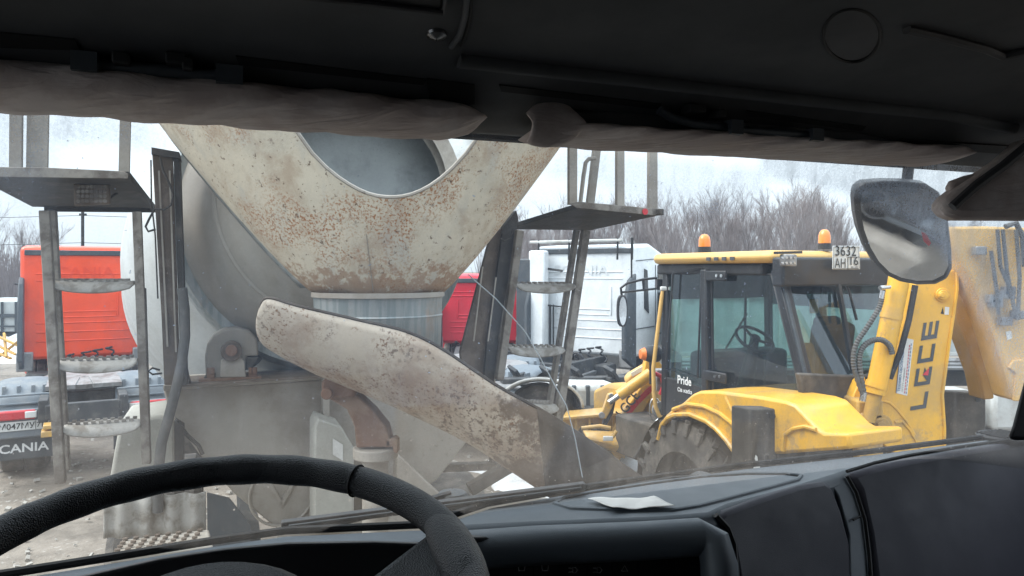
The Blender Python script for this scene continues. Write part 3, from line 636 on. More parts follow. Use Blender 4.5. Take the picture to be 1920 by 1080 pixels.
# rear frame plate ------------------------------------------------------------
v0 = 4.22
P = lambda px, py, v=v0: CV(px, py, v)
plate = part('rear_plate', MB().prism([P(*p) for p in ((306, 730), (606, 712), (930, 700), (930, 760), (820, 900), (700, 985), (520, 992), (438, 925), (372, 850), (318, 775))], V * .05), M['frame'], mixer, bevel=.01)
part('cross_beam', MB().prism([P(*p, v0 - .06) for p in ((306, 722), (606, 703), (605, 712), (306, 733))], V * .35), M['frame'], mixer, bevel=.006)
part('beam_edge', MB().bar(P(325, 716, v0 - .03), P(600, 699, v0 - .03), .012, .3), M['steel'], mixer)
# round badge with a V pressed into the plate
mb = MB(); cen = P(528, 928, v0 - .01); rr_ = .165
mb.tube([cen + U * rr_ * math.cos(a * math.pi / 24) + Z * rr_ * math.sin(a * math.pi / 24) for a in range(48)], .008, 6, closed=True)
mb.bar(cen + U * -.085 + Z * .11, cen + Z * -.05, .02, .012); mb.bar(cen + U * .085 + Z * .11, cen + Z * -.05, .02, .012)
part('round_badge', mb, M['frame'], plate)
# upright channel between plate and chute arm
part('gusset', MB().prism([P(*p, v0 - .12) for p in ((606, 700), (618, 700), (618, 800), (606, 860))], V * .12), M['frame'], plate, bevel=.004)
# drum roller and its cover --------------------------------------------------
cov = [(386, 713), (384, 668), (388, 646), (400, 628), (420, 617), (445, 614), (468, 620), (482, 636), (485, 668), (462, 668), (460, 712)]
roll = part('roller_cover', MB().prism([P(*p, v0 - .1) for p in cov], V * .16), M['drum'], mixer, bevel=.012)
part('bearing_block', MB().prism([P(*p, v0 - .125) for p in ((412, 708), (414, 676), (424, 668), (450, 668), (458, 678), (462, 708))], V * .03), M['frame'], roll, bevel=.006)
part('axle_end', MB().disc(P(434, 657, v0 - .1), -V, .052, .05), M['steel'], roll, bevel=.006)
part('axle_cap', MB().disc(P(434, 657, v0 - .15), -V, .03, .02), M['rust'], roll, bevel=.004)
part('roller', MB().lathe([(0, .01), (0, .13), (.12, .13), (.12, .01)], P(452, 650, v0 + .06), V, 32), M['steel_dk'], roll)
mb = MB().obox(P(395, 704, v0 - .1), U * .018, V * .02, Z * .04); mb.obox(P(474, 700, v0 - .1), U * .02, V * .02, Z * .03); mb.obox(P(432, 711, v0 - .1), U * .15, V * .05, Z * .012)
for px in (398, 470, 478): mb.disc(P(px, 700, v0 - .12), Z, .012, .03, 6)
part('foot_bolt', mb, M['rust'], roll)
mb = MB().tube([P(375, 712, v0 - .1), P(383, 712, v0 - .1), P(388, 704, v0 - .1), P(404, 703, v0 - .1)], .009, 6)
mb.prism([P(*p, v0 - .105) for p in ((462, 670), (484, 670), (472, 690), (463, 694))], V * .05)
part('scraper', mb, M['steel_dk'], roll)
# main posts --------------------------------------------------------------------
def Pm(px, py, v): return CV(px, py, v)
def post(a, b_, wpx, v, flange=True):
    p = MB().bar(Pm(*a, v), Pm(*b_, v), wpx / 1400 * (Pm(*b_, v) - CAM).y, .09, side=V); return p
pl = part('post', MB().prism([Pm(*p, 4.0) for p in ((285, 285), (324, 290), (337, 690), (338, 722), (308, 722), (303, 600))], V * .03), M['steel'], mixer, bevel=.004)
part('flange', MB().prism([Pm(*p, 4.005) for p in ((325, 288), (337, 300), (350, 690), (350, 722), (339, 722), (337, 650))], V * .14), M['steel_dk'], pl)
part('top_cap', MB().prism([Pm(*p, 3.98) for p in ((284, 276), (336, 285), (338, 297), (284, 289))], V * .16), M['steel_dk'], pl)
part('lower_post', MB().prism([Pm(*p, 4.08) for p in ((327, 790), (344, 800), (344, 1000), (327, 1000))], V * .1), M['steel_dk'], mixer)
v1 = 4.1
pr = part('post', MB().prism([Pm(*p, v1) for p in ((920, 440), (945, 425), (912, 640), (905, 720), (868, 720), (863, 660))], V * .03), M['steel'], mixer, bevel=.004)
part('flange', MB().prism([Pm(*p, v1 - .03) for p in ((945, 423), (968, 395), (972, 410), (933, 640), (926, 720), (907, 720), (914, 640))], V * .12), M['steel_dk'], pr)
mb = MB()
for (p, q) in (((905, 500), (888, 640)), ((930, 520), (915, 640)), ((298, 320), (314, 650)), ((318, 320), (330, 660))): mb.bar(Pm(*p, 3.985), Pm(*q, 3.985), .008, .006)
part('wear_strip', mb, M['frame'], pl)
# hoses on the left post -----------------------------------------------------------
mb = MB().tube([Pm(*p, 3.88) for p in ((341, 540), (346, 580), (347, 630), (341, 680), (330, 730), (317, 780), (303, 830), (297, 880), (296, 960))], .024, 10)
part('rubber_hose', mb, M['hose'], mixer)
mb = MB().tube([Pm(*p, 3.95) for p in ((300, 295), (306, 320), (318, 345), (325, 365), (320, 385), (308, 393), (290, 392), (280, 410), (273, 425), (278, 434), (292, 430))], .0055, 6)
mb.tube([Pm(*p, 3.95) for p in ((283, 300), (284, 380), (291, 440), (296, 560))], .004, 6); mb.tube([Pm(*p, 4.05) for p in ((347, 670), (352, 700), (358, 722))], .006, 6)
mb.tube([Pm(*p, 4.05) for p in ((300, 694), (286, 690), (278, 696), (286, 702), (304, 700))], .005, 6)
mb.tube([Pm(*p, 4.1) for p in ((330, 788), (350, 815), (372, 835), (380, 852))], .01, 6)
mb.tube([Pm(*p, 4.0) for p in ((962, 430), (956, 447), (946, 452), (938, 448))], .006, 6)
part('cable', mb, M['steel_dk'], mixer)
# ladders ----------------------------------------------------------------------------
def ladder(rails, steps, v, mlad):
    mb = MB()
    for (a, b_, w_, dv) in rails: mb.bar(Pm(*a, v + dv), Pm(*b_, v + dv), w_ / 1400 * (Pm(*a, v) - CAM).y, .045, side=V)
    L_ = part('ladder', mb, mlad, mixer, bevel=.004)
    for (x0, x1, y, tilt) in steps:
        a = Pm(x0, y, v - .10); b_ = Pm(x1, y + tilt, v - .10); dd = b_ - a; dd.z = 0; wd = .20
        mb = MB().grid(lambda s_, t_: a.lerp(b_, s_) + V * (t_ * wd * (.55 + .45 * math.sin(math.pi * s_) ** .5)) + Z * (-.040 * (1 - t_ * 1.0) ** 6 * math.sin(math.pi * s_) ** .45 + .012 * math.sin(math.pi * min(1, t_ * 1.2)) + .01), 20, 8)
        st = part('step', mb, M['step'], L_, solid=.010)
        mb = MB()
        for k in range(9):
            for j in range(2): 
                c_ = a.lerp(b_, (k + .7 + .3 * j) / 10) + V * (.06 + .055 * j) + Z * .030
                mb.obox(c_, dd.normalized() * .009, V * .006, Z * .006)
        part('tread_hole', mb, M['ladder'], st)
    return L_
la = ladder([((84, 395), (114, 905), 17, -.1), ((100, 395), (126, 880), 11, .08), ((257, 397), (275, 868), 15, -.06), ((270, 540), (280, 868), 7, .05)],
       [(92, 250, 537, 0), (104, 256, 690, -6), (116, 262, 812, -10)], 4.02, M['ladder'])
lb = ladder([((974, 432), (936, 712), 14, -.08), ((957, 480), (930, 700), 10, .1), ((1098, 432), (1046, 788), 15, -.06), ((1081, 432), (1030, 760), 9, .08)],
       [(970, 1080, 540, 0), (956, 1060, 660, 0), (985, 1048, 765, 4)], 4.12, M['ladder'])
# platforms ------------------------------------------------------------------------------
def platform(near_l, near_r, far_r, far_l, vn, vf, th=.028):
    A, B, C_, D_ = Pm(*near_l, vn), Pm(*near_r, vn), Pm(*far_r, vf), Pm(*far_l, vf)
    return MB().prism([A, B, C_, D_], Z * th)
pf = part('platform', platform((-60, 326), (238, 333), (288, 392), (60, 388), 3.75, 4.5), M['steel_dk'], mixer, bevel=.004)
part('edge_plate', MB().prism([Pm(*p, 3.74) for p in ((-60, 312), (88, 314), (232, 321), (240, 326), (240, 335), (-60, 331))], V * .008), M['ladder'], pf, bevel=.003)
mb = MB().bar(Pm(238, 328, 3.75), Pm(290, 393, 4.5), .02, .03); mb.bar(Pm(84, 391, 4.5), Pm(292, 393, 4.5), .03, .04); mb.bar(Pm(205, 372, 4.1), Pm(240, 348, 4.1), .01, .01)
part('under_bar', mb, M['steel_dk'], pf)
wl_ = part('work_light', MB().prism([Pm(*p, 3.9) for p in ((138, 344), (204, 344), (206, 382), (138, 386))], V * .05), M['steel'], pf, bevel=.008)
mb = MB()
for i in range(7):
    for j in range(4): mb.disc(Pm(147 + i * 8.3, 350 + j * 9, 3.895), -V, .009, .004, 8)
part('led', mb, M['ladder'], wl_)
mb = MB()
for (p, q, w_, v_) in (((31, 200), (30, 318), 20, 3.8), ((72, 200), (70, 318), 34, 3.85), ((236, 200), (233, 322), 18, 3.9)): mb.bar(Pm(*p, v_), Pm(*q, v_), w_ / 1400 * (Pm(*p, v_) - CAM).y, .03, side=V)
part('railing', mb, M['frame'], pf)
pf = part('platform', platform((1080, 391), (1236, 404), (1108, 432), (952, 430), 3.75, 4.45), M['steel_dk'], mixer, bevel=.004)
part('edge_plate', MB().prism([Pm(*p, 3.74) for p in ((1068, 382), (1086, 378), (1240, 392), (1242, 402), (1228, 404), (1082, 390))], V * .008), M['ladder'], pf, bevel=.003)
part('end_bracket', MB().obox(Pm(1236, 398, 3.73), U * .014, V * .03, Z * .018), M['steel_dk'], pf, bevel=.004)
part('red_marker', MB().disc(Pm(1209, 397, 3.735), -V, .018, .006), M['redlens'], pf)
mb = MB()
for (p, q, w_, v_) in (((1073, 250), (1073, 384), 16, 3.76), ((1122, 250), (1106, 384), 14, 3.9), ((1162, 250), (1162, 388), 15, 3.76), ((1223, 250), (1223, 398), 17, 3.76)): mb.bar(Pm(*p, v_), Pm(*q, v_), w_ / 1400 * (Pm(*p, v_) - CAM).y, .03, side=V)
mb.tube([Pm(*p, 3.85) for p in ((1088, 382), (1094, 330), (1098, 305), (1104, 298), (1116, 297))], .012, 8)
part('railing', mb, M['frame'], pf)
# boxes and low parts --------------------------------------------------------------------
bx_ = part('tool_box', MB().prism([P(*p, 3.9) for p in ((590, 800), (597, 785), (640, 800), (664, 840), (664, 1000), (590, 1000))], V * .25), M['box'], mixer, bevel=.01)
part('label', MB().prism([P(*p, 3.895) for p in ((624, 822), (643, 834), (643, 864), (624, 852))], V * .002), M['label'], bx_)
part('side_box', MB().prism([P(*p, 4.3) for p in ((224, 790), (300, 778), (330, 790), (330, 900), (205, 900))], V * .5), M['box'], mixer, bevel=.02)
mb = MB().grid(lambda a, b_: P(195 + 190 * a, 935 - 12 * a + b_ * 75, 3.9) + V * .018 * math.sin(a * 26), 60, 4)
part('corrugated_panel', mb, M['step'], mixer, solid=.01)
st = part('rear_step', MB().prism([P(228, 1012, 3.55), P(392, 992, 3.55), P(400, 1022, 3.25), P(205, 1045, 3.25)], Z * -.03), M['frame'], mixer, bevel=.01)
mb = MB()
for i in range(8):
    for j in range(4): mb.disc(P(235 + i * 20 - j * 5, 1015 - i * 2.4 + j * 7, 3.52 - .07 * j) + Z * .006, Z, .011, .008, 10)
part('tread_stud', mb, M['steel'], st)
part('mud_flap', MB().prism([P(*p, 3.8) for p in ((388, 925), (430, 935), (470, 985), (470, 1080), (390, 1080))], V * .02), M['fairing'], mixer)
mb = MB().bar(P(880, 918, 3.7), P(965, 868, 3.7), .06, .06); mb.bar(P(820, 877, 4.3), P(945, 872, 4.3), .045, .06); mb.bar(P(923, 820, 4.3), P(923, 875, 4.3), .03, .04); mb.bar(P(740, 905, 4.3), P(760, 860, 4.3), .05, .05)
part('rear_strut', mb, M['blk_muddy'], mixer, bevel=.004)
part('under_guard', MB().prism([P(*p, 4.0) for p in ((745, 850), (830, 930), (830, 1000), (740, 1000))], V * .1), M['frame'], mixer, bevel=.01)
part('lower_skirt', MB().prism([P(*p, 3.95) for p in ((520, 992), (1010, 930), (1160, 985), (1160, 1100), (520, 1100))], V * .06), M['frame'], mixer, bevel=.01)
# chassis, wheels and cab hidden ahead of the frame
mb = MB()
for s_ in (-.42, .42): mb.obox(MX + U * s_ + V * 3.4 + Z * .95, U * .05, V * 3.3, Z * .14)
part('chassis', mb, M['chassis'], mixer)
for s_ in (-1, 1):
    for y in (1.2, 2.55, 6.2):
        wh = part('wheel', MB().lathe([(-.02, .1), (0, .12)], MX + U * s_ * 1.0 + V * y + Z * .5, U, 8), M['chassis'], mixer)
        part('tyre', MB().lathe([(-.25, .28), (-.25, .45), (-.2, .51), (.2, .51), (.25, .45), (.25, .28)], MX + U * s_ * .98 + V * y + Z * .5, U, 36), M['tyre'], wh)
        part('rim', MB().lathe([(s_ * .2, .29), (s_ * .05, .2), (s_ * .05, .01)], MX + U * s_ * .98 + V * y + Z * .5, U, 20), M['greymet'], wh)
part('cab', MB().prism([MX + U * -1.2 + V * a + Z * b_ for a, b_ in ((5.4, .7), (5.4, 2.8), (5.6, 2.95), (6.9, 2.8), (7.4, 1.6), (7.4, .6))], U * 2.4), M['white'], mixer, bevel=.06)
# ================================================================ BACKHOE LOADER
BO = Vector((2.83, 5.87, 0)); bh = rad(25)
BR = Vector((math.cos(bh), math.sin(bh), 0)); BF = Vector((-math.sin(bh), math.cos(bh), 0))
def B(r, f, z): return BO + BR * r + BF * f + Z * z
def BP(px, py, r): return ray(px, py, B(r, 0, 0), BR)      # on a plane parallel to the digger's left side
def BB(px, py, f): return ray(px, py, B(0, f, 0), BF)      # on a plane parallel to its rear
dig = thing('backhoe_loader', BO, 'yellow backhoe loader with black glazed cab and orange beacons right of the mixer', 'digger')
# roof -------------------------------------------------------------------
mb = MB()
rp = [(-.74, 1.82), (-.74, .30), (.74, .30), (.74, 1.82), (.66, 1.98), (-.66, 1.98)]
mb.prism([B(a, b_, 2.60) for a, b_ in rp], Z * .10)
roof = part('roof', mb, M['yel_roof'], dig, bevel=.045)
part('roof_lining', MB().prism([B(a * .93, .06 + b_ * .97 + (.12 if b_ < 1 else 0), 2.50) for a, b_ in rp], Z * .10), M['black_mt'], dig, bevel=.02)
part('rear_header', MB().obox(B(0, .25, 2.53), BR * .74, BF * .06, Z * .115), M['black'], dig, bevel=.02)
mk = MB()
for k in range(4): mk.obox(B(-.745, 1.05 - .1 * k, 2.64), BF * .025, BR * .003, Z * .015)
part('scratch_mark', mk, M['fairing'], roof)
# pillars -----------------------------------------------------------------
mb = MB()
FL0, FL1 = B(-.64, 1.78, 2.55), B(-.66, 1.78, 1.10); BL0, BL1 = B(-.69, 1.14, 2.55), B(-.69, 1.12, 1.35); RL0, RL1 = B(-.62, .36, 2.55), B(-.62, -.02, 1.38)
FR0, FR1 = B(.64, 1.78, 2.55), B(.66, 1.78, 1.10); RR0, RR1 = B(.62, .36, 2.55), B(.66, .12, 1.30); BR0, BR1 = B(.69, 1.14, 2.55), B(.69, 1.12, 1.3)
for p, q, w_ in ((FL0, FL1, .06), (BL0, BL1, .09), (RL0, RL1, .10), (FR0, FR1, .06), (RR0, RR1, .10), (BR0, BR1, .08)): 
    mb = MB().bar(p, q, w_, .08, side=BF); part('cab_pillar', mb, M['black'], dig, bevel=.015)
part('pillar_highlight', MB().bar(RL0 + BF * -.05 + BR * -.03, RL1 + BF * -.05 + BR * -.03, .03, .02, side=BF), M['fairing'], dig, bevel=.006)
# lower body panels
part('cab_base', MB().prism([B(-.69, 1.82, 1.02), B(-.67, 1.82, 1.52), B(-.69, 1.16, 1.50), B(-.69, 1.08, 1.36), B(-.69, .0, 1.36), B(-.69, .0, .9), B(-.69, 1.2, .75)], BR * .05), M['black_mt'], dig, bevel=.01)
part('cab_base', MB().prism([B(.69, 1.82, 1.02), B(.69, 1.82, 1.5), B(.69, .0, 1.45), B(.69, .0, .9), B(.69, 1.2, .75)], BR * -.05), M['black_mt'], dig, bevel=.01)
part('rear_base', MB().prism([BB(1500, 700, -.02), BB(1512, 768, -.02), BB(1545, 805, -.02), BB(1600, 812, -.02), BB(1680, 812, -.02), BB(1690, 690, -.02), BB(1620, 705, -.02)], BF * .06), M['blk_muddy'], dig, bevel=.015)
part('cab_floor', MB().obox(B(0, .9, 1.0), BR * .66, BF * .88, Z * .05), M['black_mt'], dig)
# far side header (dark above the glass)
part('window_header', MB().obox(B(.69, 1.05, 2.36), BR * .02, BF * .76, Z * .17), M['black_mt'], dig)
part('window_header', MB().obox(B(0, 1.8, 2.40), BR * .66, BF * .02, Z * .14), M['black_mt'], dig)
# glass
def pane(nm, pts, m_=None): return part(nm, MB().poly(pts), m_ or M['tint'], dig)
pane('quarter_window', [FL0 + Z * -.02, BL0 + BF * .05 + Z * -.02, BL1 + BF * .05 + Z * .12, FL1 + Z * .44])
dr = pane('door_glass', [BL0 + BF * -.05, RL0 + BF * .05, RL1 + BF * .05, BL1 + BF * -.05])
part('door_frame', MB().tube([BL0 + BF * -.07 + Z * -.04, RL0 + BF * .07 + Z * -.04, RL1 + BF * .08 + Z * .04, BL1 + BF * -.07 + Z * .04], .013, 6, closed=True), M['black'], dig)
qf = MB().tube([BP(1262, 512, -.70), BP(1316, 503, -.70), BP(1308, 708, -.70), BP(1248, 690, -.70)], .010, 6, closed=True)
part('window_frame', qf, M['black'], dig)
pane('rear_glass', [RL0 + BR * .04, RR0 - BR * .04, RR1 - BR * .04 + Z * .06, RL1 + BR * .04 + Z * .12])
pane('side_glass', [FR0, RR0, RR1 + Z * .1, FR1 + Z * .3]); pane('windscreen', [FL0, FR0, FR1 + Z * .3, FL1 + Z * .4])
part('mullion', MB().bar(BB(1567, 505, .22), BB(1600, 700, .12), .03, .03, side=BF), M['black'], dig)
for (px, py, w_) in ((1343, 517, .13), (1340, 706, .15)):
    h = part('hinge', MB().obox(BP(px, py, -.725), BF * w_, BR * .012, Z * .045), M['black'], dig, bevel=.012)
    part('hinge_bolt', MB().disc(BP(px + 1, py, -.74), -BR, .014, .008, 12).disc(BP(px + 10, py, -.74), -BR, .014, .008, 12), M['chrome'], h)
text('Pride', BP(1271, 718, -.695), -BF, Z, .075, M['wink'], dig, ext=.004, width=.20, bold=.02); text('Св кабз', BP(1271, 733, -.695), -BF, Z, .035, M['wink'], dig, ext=.004, width=.21, bold=.02)
# cab interior
sw = B(-.08, 1.20, 1.90)
a1 = BR; a2 = (BF * .75 + Z * -.2 + Z * .75).normalized(); nrm = a1.cross(a2)
ste = part('steering_wheel', MB().tube([sw + a1 * .18 * math.cos(k * math.pi / 16) + a2 * .18 * math.sin(k * math.pi / 16) for k in range(32)], .015, 8, closed=True), M['black'], dig)
mb = MB()
for k in (-.5, 1.6, 3.7): mb.bar(sw, sw + a1 * .18 * math.cos(k) + a2 * .18 * math.sin(k), .025, .012)
mb.disc(sw, nrm, .045, .03)
part('spoke', mb, M['black'], ste)
part('steering_column', MB().tube([sw, sw - nrm * .1 + BF * .1 - Z * .5], [.04, .09], 12), M['black_mt'], dig)
part('instrument_panel', MB().obox(B(.05, 1.55, 1.55), BR * .5, BF * .15, Z * .22), M['black_mt'], dig, bevel=.05)
seat = part('seat', MB().obox(B(.05, .72, 1.45), BR * .24, BF * .24, Z * .07), M['cloth'], dig, bevel=.04)
part('seat_back', MB().obox(B(.05, .46, 1.78), BR * .22, (BF * .98 + Z * .15) * .06, (Z * .98 - BF * .15) * .33), M['cloth'], dig, bevel=.05)
part('headrest', MB().obox(B(-.02, .42, 2.08), BR * .13, BF * .05, Z * .08), M['cloth'], dig, bevel=.04)
mb = MB()
for (r_, f_, z0, z1, lean) in ((-.2, .95, 1.1, 1.72, .05), (.35, .62, 1.2, 1.85, -.1), (.42, .7, 1.2, 1.8, .05), (.3, 1.75, 1.5, 2.33, .05)): mb.tube([B(r_, f_, z0), B(r_ + lean, f_ + .04, z1)], .014, 8); mb.tube([B(r_ + lean, f_ + .04, z1), B(r_ + lean, f_ + .04, z1 + .07)], [.026, .02], 8)
mb.tube([B(.33, 1.75, 2.1), B(.1, 1.8, 1.75)], .012, 6)
part('lever', mb, M['black'], dig)
mb = MB().obox(B(.42, .6, 1.3), BR * .12, BF * .3, Z * .2); mb.obox(B(-.45, .45, 1.3), BR * .1, BF * .3, Z * .16)
part('console', mb, M['black_mt'], dig, bevel=.03)
part('fire_bottle', MB().tube([B(-.35, .35, 1.55), B(-.35, .35, 1.95)], .08, 12), M['cloth'], dig)
part('inside_mirror', MB().obox(BB(1526, 574, .9), BR * .05, BF * .01, Z * .065), M['yel_roof'], dig, bevel=.02)
part('wiper_motor', MB().tube([BB(1582, 525, .3), BB(1592, 545, .26), BB(1606, 600, .2)], .012, 6).tube([BB(1575, 520, .3), BB(1580, 600, .22)], .01, 6), M['black'], dig)
# beacons, lamps, plate
for nm, c_, s_ in (('beacon', BP(1321, 469, -.62), 1.0), ('beacon', BB(1546, 463, .36), .92)):
    bc = part(nm, MB().lathe([(-.02, .001), (-.02, .062 * s_), (.03, .058 * s_), (.03, .001)], c_, Z, 24), M['black'], dig)
    part('beacon_dome', MB().lathe([(.03, .054 * s_), (.09, .052 * s_), (.12, .044 * s_), (.14, .026 * s_), (.146, .001)], c_, Z, 24), M['orange'], bc)
wl2 = part('work_light', MB().obox(BB(1478, 488, .15), BR * .062, BF * .03, Z * .046), M['greymet'], dig, bevel=.01)
mb = MB()
for i in range(4):
    for j in range(2): mb.disc(BB(1467 + i * 7.4, 483 + j * 10, .118), -BF, .010, .006, 10)
part('led', mb, M['chrome'], wl2)
part('lamp_bracket', MB().bar(BB(1455, 474, .17), BB(1500, 473, .17), .02, .05), M['black'], dig)
npp = part('number_plate', MB().prism([BB(*p, .14) for p in ((1562, 461), (1612, 461), (1613, 505), (1561, 505))], BF * .006), M['plate'], dig, bevel=.004)
pw = (BB(1612, 480, .14) - BB(1562, 480, .14)).length
text('3632', BB(1566, 479.5, .135), BR, Z, pw * .27, M['ink'], npp, width=pw * .78, bold=.005)
text('АН', BB(1565, 502, .135), BR, Z, pw * .24, M['ink'], npp, width=pw * .40, bold=.005)
text('16', BB(1594.5, 497, .135), BR, Z, pw * .23, M['ink'], npp, width=pw * .29, bold=.005); text('RUS', BB(1596, 503.5, .135), BR, Z, pw * .06, M['ink'], npp, width=pw * .24)
mb = MB().bar(BB(1590, 482, .136), BB(1590, 505, .136), .004, .003); mb.bar(BB(1590, 482, .136), BB(1612, 482, .136), .004, .003)
mb.tube([BB(*p, .137) for p in ((1563.5, 463), (1610.5, 463), (1611, 503.5), (1563, 503.5))], .0018, 4, closed=True)
part('plate_border', mb, M['ink'], npp)
# mirror, bracket, front lamp, handrail ------------------------------------------------
dm = 7.55; mb = MB()
mb.tube([W(*p, dm) for p in ((1166, 556), (1164, 540), (1176, 531), (1205, 524), (1232, 521))], .014, 6); mb.tube([W(*p, dm) for p in ((1166, 548), (1232, 541))], .012, 6); mb.tube([W(1205, 524, dm), W(1207, 542, dm)], .012, 6)
mb.tube([W(*p, dm) for p in ((1272, 524), (1295, 530), (1315, 538))], .014, 6); mb.tube([W(*p, dm) for p in ((1272, 545), (1315, 552))], .012, 6)
mb.obox(W(1246, 533, dm), Vector((.085, 0, 0)), Vector((0, .05, 0)), Z * .055); mb.obox(W(1266, 534, dm), Vector((.05, 0, 0)), Vector((0, .05, 0)), Z * .07)
part('mirror_bracket', mb, M['black'], dig, bevel=.004)
mm = part('mirror', MB().prism([W(1167 + 10 * math.copysign(abs(math.cos(a)) ** .7, math.cos(a)), 583 + 30 * math.copysign(abs(math.sin(a)) ** .7, math.sin(a)), dm - .03) for a in [k * math.pi / 12 for k in range(24)]], Vector((0, .06, 0))), M['black'], dig, bevel=.01)
part('mirror_glass', MB().prism([W(1168 + 7 * math.cos(a), 583 + 27 * math.sin(a), dm - .036) for a in [k * math.pi / 12 for k in range(24)]], Vector((.0, .004, 0))), M['mirror'], mm)
part('handrail', MB().tube([W(*p, 7.2) for p in ((1252, 545), (1243, 543), (1241, 556), (1232, 630), (1225, 690), (1226, 735), (1229, 762), (1236, 780), (1252, 790))], .020, 10), M['yel_roof'], dig)
part('rail_clamp', MB().obox(W(1248, 541, 7.2), Vector((.05, 0, 0)), Vector((0, .03, 0)), Z * .02), M['plate'], dig, bevel=.01)
fl = part('front_lamp', MB().lathe([(0, .001), (.01, .06), (.08, .088), (.15, .08), (.2, .04), (.21, .001)], W(1206, 664, 7.3), Vector((1, .2, 0)), 24), M['black'], dig)
part('indicator', MB().lathe([(-.035, .001), (-.03, .045), (.012, .065)], W(1206, 664, 7.3), Vector((1, .2, 0)), 24), M['orange_rf'], fl)
part('lamp_stalk', MB().tube([W(1222, 676, 7.35), W(1222, 720, 7.35)], .025, 8).tube([W(1256, 620, 7.4), W(1246, 635, 7.4), W(1242, 660, 7.4)], .012, 6), M['black'], dig)
# fender ------------------------------------------------------------------------------------
fr = -1.14
out = [(1233, 822), (1240, 797), (1248, 777), (1262, 765), (1278, 756), (1297, 739), (1311, 733), (1346, 733), (1424, 743), (1473, 752), (1491, 759), (1503, 772), (1518, 788), (1533, 804), (1545, 811), (1592, 812), (1593, 842), (1480, 850), (1403, 857), (1377, 856), (1361, 832), (1342, 811), (1325, 797), (1294, 783), (1266, 782), (1246, 795), (1240, 822)]
fen = part('fender', MB().prism([BP(*p, fr) for p in out], BR * .50), M['yel'], dig, bevel=.03)
lip = [(1235, 824), (1241, 797), (1252, 784), (1266, 778), (1294, 777), (1325, 790), (1343, 804), (1363, 826), (1381, 852)]
part('arch_lip', MB().tube([BP(*p, fr - .01) for p in lip], .022, 8), M['yel'], fen)
mb = MB().tube([BP(*p, fr - .004) for p in ((1262, 768), (1290, 758), (1320, 762), (1350, 776), (1380, 800), (1402, 822))], .018, 8)
mb.tube([BP(*p, fr - .004) for p in ((1468, 845), (1472, 815), (1488, 804), (1510, 800), (1530, 806))], .016, 8)
mb.tube([BP(*p, fr - .004) for p in ((1360, 745), (1372, 770), (1400, 790), (1440, 786))], .012, 8)
part('pressed_edge', mb, M['yel'], fen)
part('side_marker', MB().obox(BP(1401, 803, fr - .02), BF * .03, BR * .015, Z * .035), M['greymet'], fen, bevel=.005)
part('inner_arch', MB().lathe([(0, .70), (.5, .72)], B(fr + .05, .93, .64), BR, 24, a0=rad(-95), a1=rad(95), ref=Z), M['blk_muddy'], dig)
# wheels -------------------------------------------------------------------------------------
def big_wheel(r_, f_, R, wd, side, nl=22):
    c_ = B(r_, f_, R)
    wh = part('wheel', MB().lathe([(-side * .02, .05), (0, .06)], c_, BR, 10), M['blk_muddy'], dig)
    ty = part('tyre', MB().lathe([(-wd, R * .56), (-wd, R * .80), (-wd * .8, R * .93), (0, R * .96), (wd * .8, R * .93), (wd, R * .80), (wd, R * .56)], c_, BR, 48), M['tyre'], wh)
    mb = MB()
    for k in range(nl * 2):
        s2 = 1 if k % 2 else -1; a0 = math.pi * k / nl
        e = lambda th, ro: BF * math.cos(th) * ro + Z * math.sin(th) * ro
        p = c_ + e(a0, R * .965) + BR * .02 * s2; q = c_ + e(a0 + .26, R * .945) + BR * wd * .93 * s2; q2 = c_ + e(a0 + .28, R * .78) + BR * wd * 1.0 * s2
        mb.bar(p, q, .055, .05, side=BR); mb.bar(q, q2, .05, .035, side=BR)
    part('tread_lug', mb, M['tyre'], wh, bevel=.006)
    part('rim', MB().lathe([(side * wd * .9, R * .57), (side * wd * .5, R * .5), (side * wd * .3, R * .2), (side * wd * .5, R * .18), (side * wd * .5, .001)], c_, BR, 32), M['blk_muddy'], wh)
big_wheel(-.93, .90, .66, .23, -1); big_wheel(.93, .90, .66, .23, 1); big_wheel(-.80, 3.05, .46, .17, -1, 16); big_wheel(.80, 3.05, .46, .17, 1, 16)
part('front_body', MB().prism([B(-.38, 2.0, .6), B(-.38, 2.0, 1.32), B(-.38, 3.3, 1.22), B(-.38, 3.6, 1.1), B(-.38, 3.6, .6)], BR * .76), M['yel_dirty'], dig, bevel=.05)
mb = MB().obox(B(0, 1.6, .62), BR * .4, BF * 2.1, Z * .12); mb.obox(B(-.6, 2.1, .85), BR * .2, BF * .35, Z * .2); mb.obox(B(-.5, 2.75, .75), BR * .1, BF * .3, Z * .12)
part('chassis', mb, M['blk_muddy'], dig, bevel=.02)
mb = MB()
for k in range(6): mb.tube([W(1195 + k * 4, 850 + 5 * k, 7.4), W(1215 + 6 * k, 805 + 6 * k, 7.5), W(1240, 790 + 10 * k, 7.3)], .016, 6)
mb.tube([W(1190, 860, 7), W(1205, 835, 7), W(1235, 825, 6.9)], .02, 6)
part('hydraulic_hose', mb, M['black_mt'], dig)
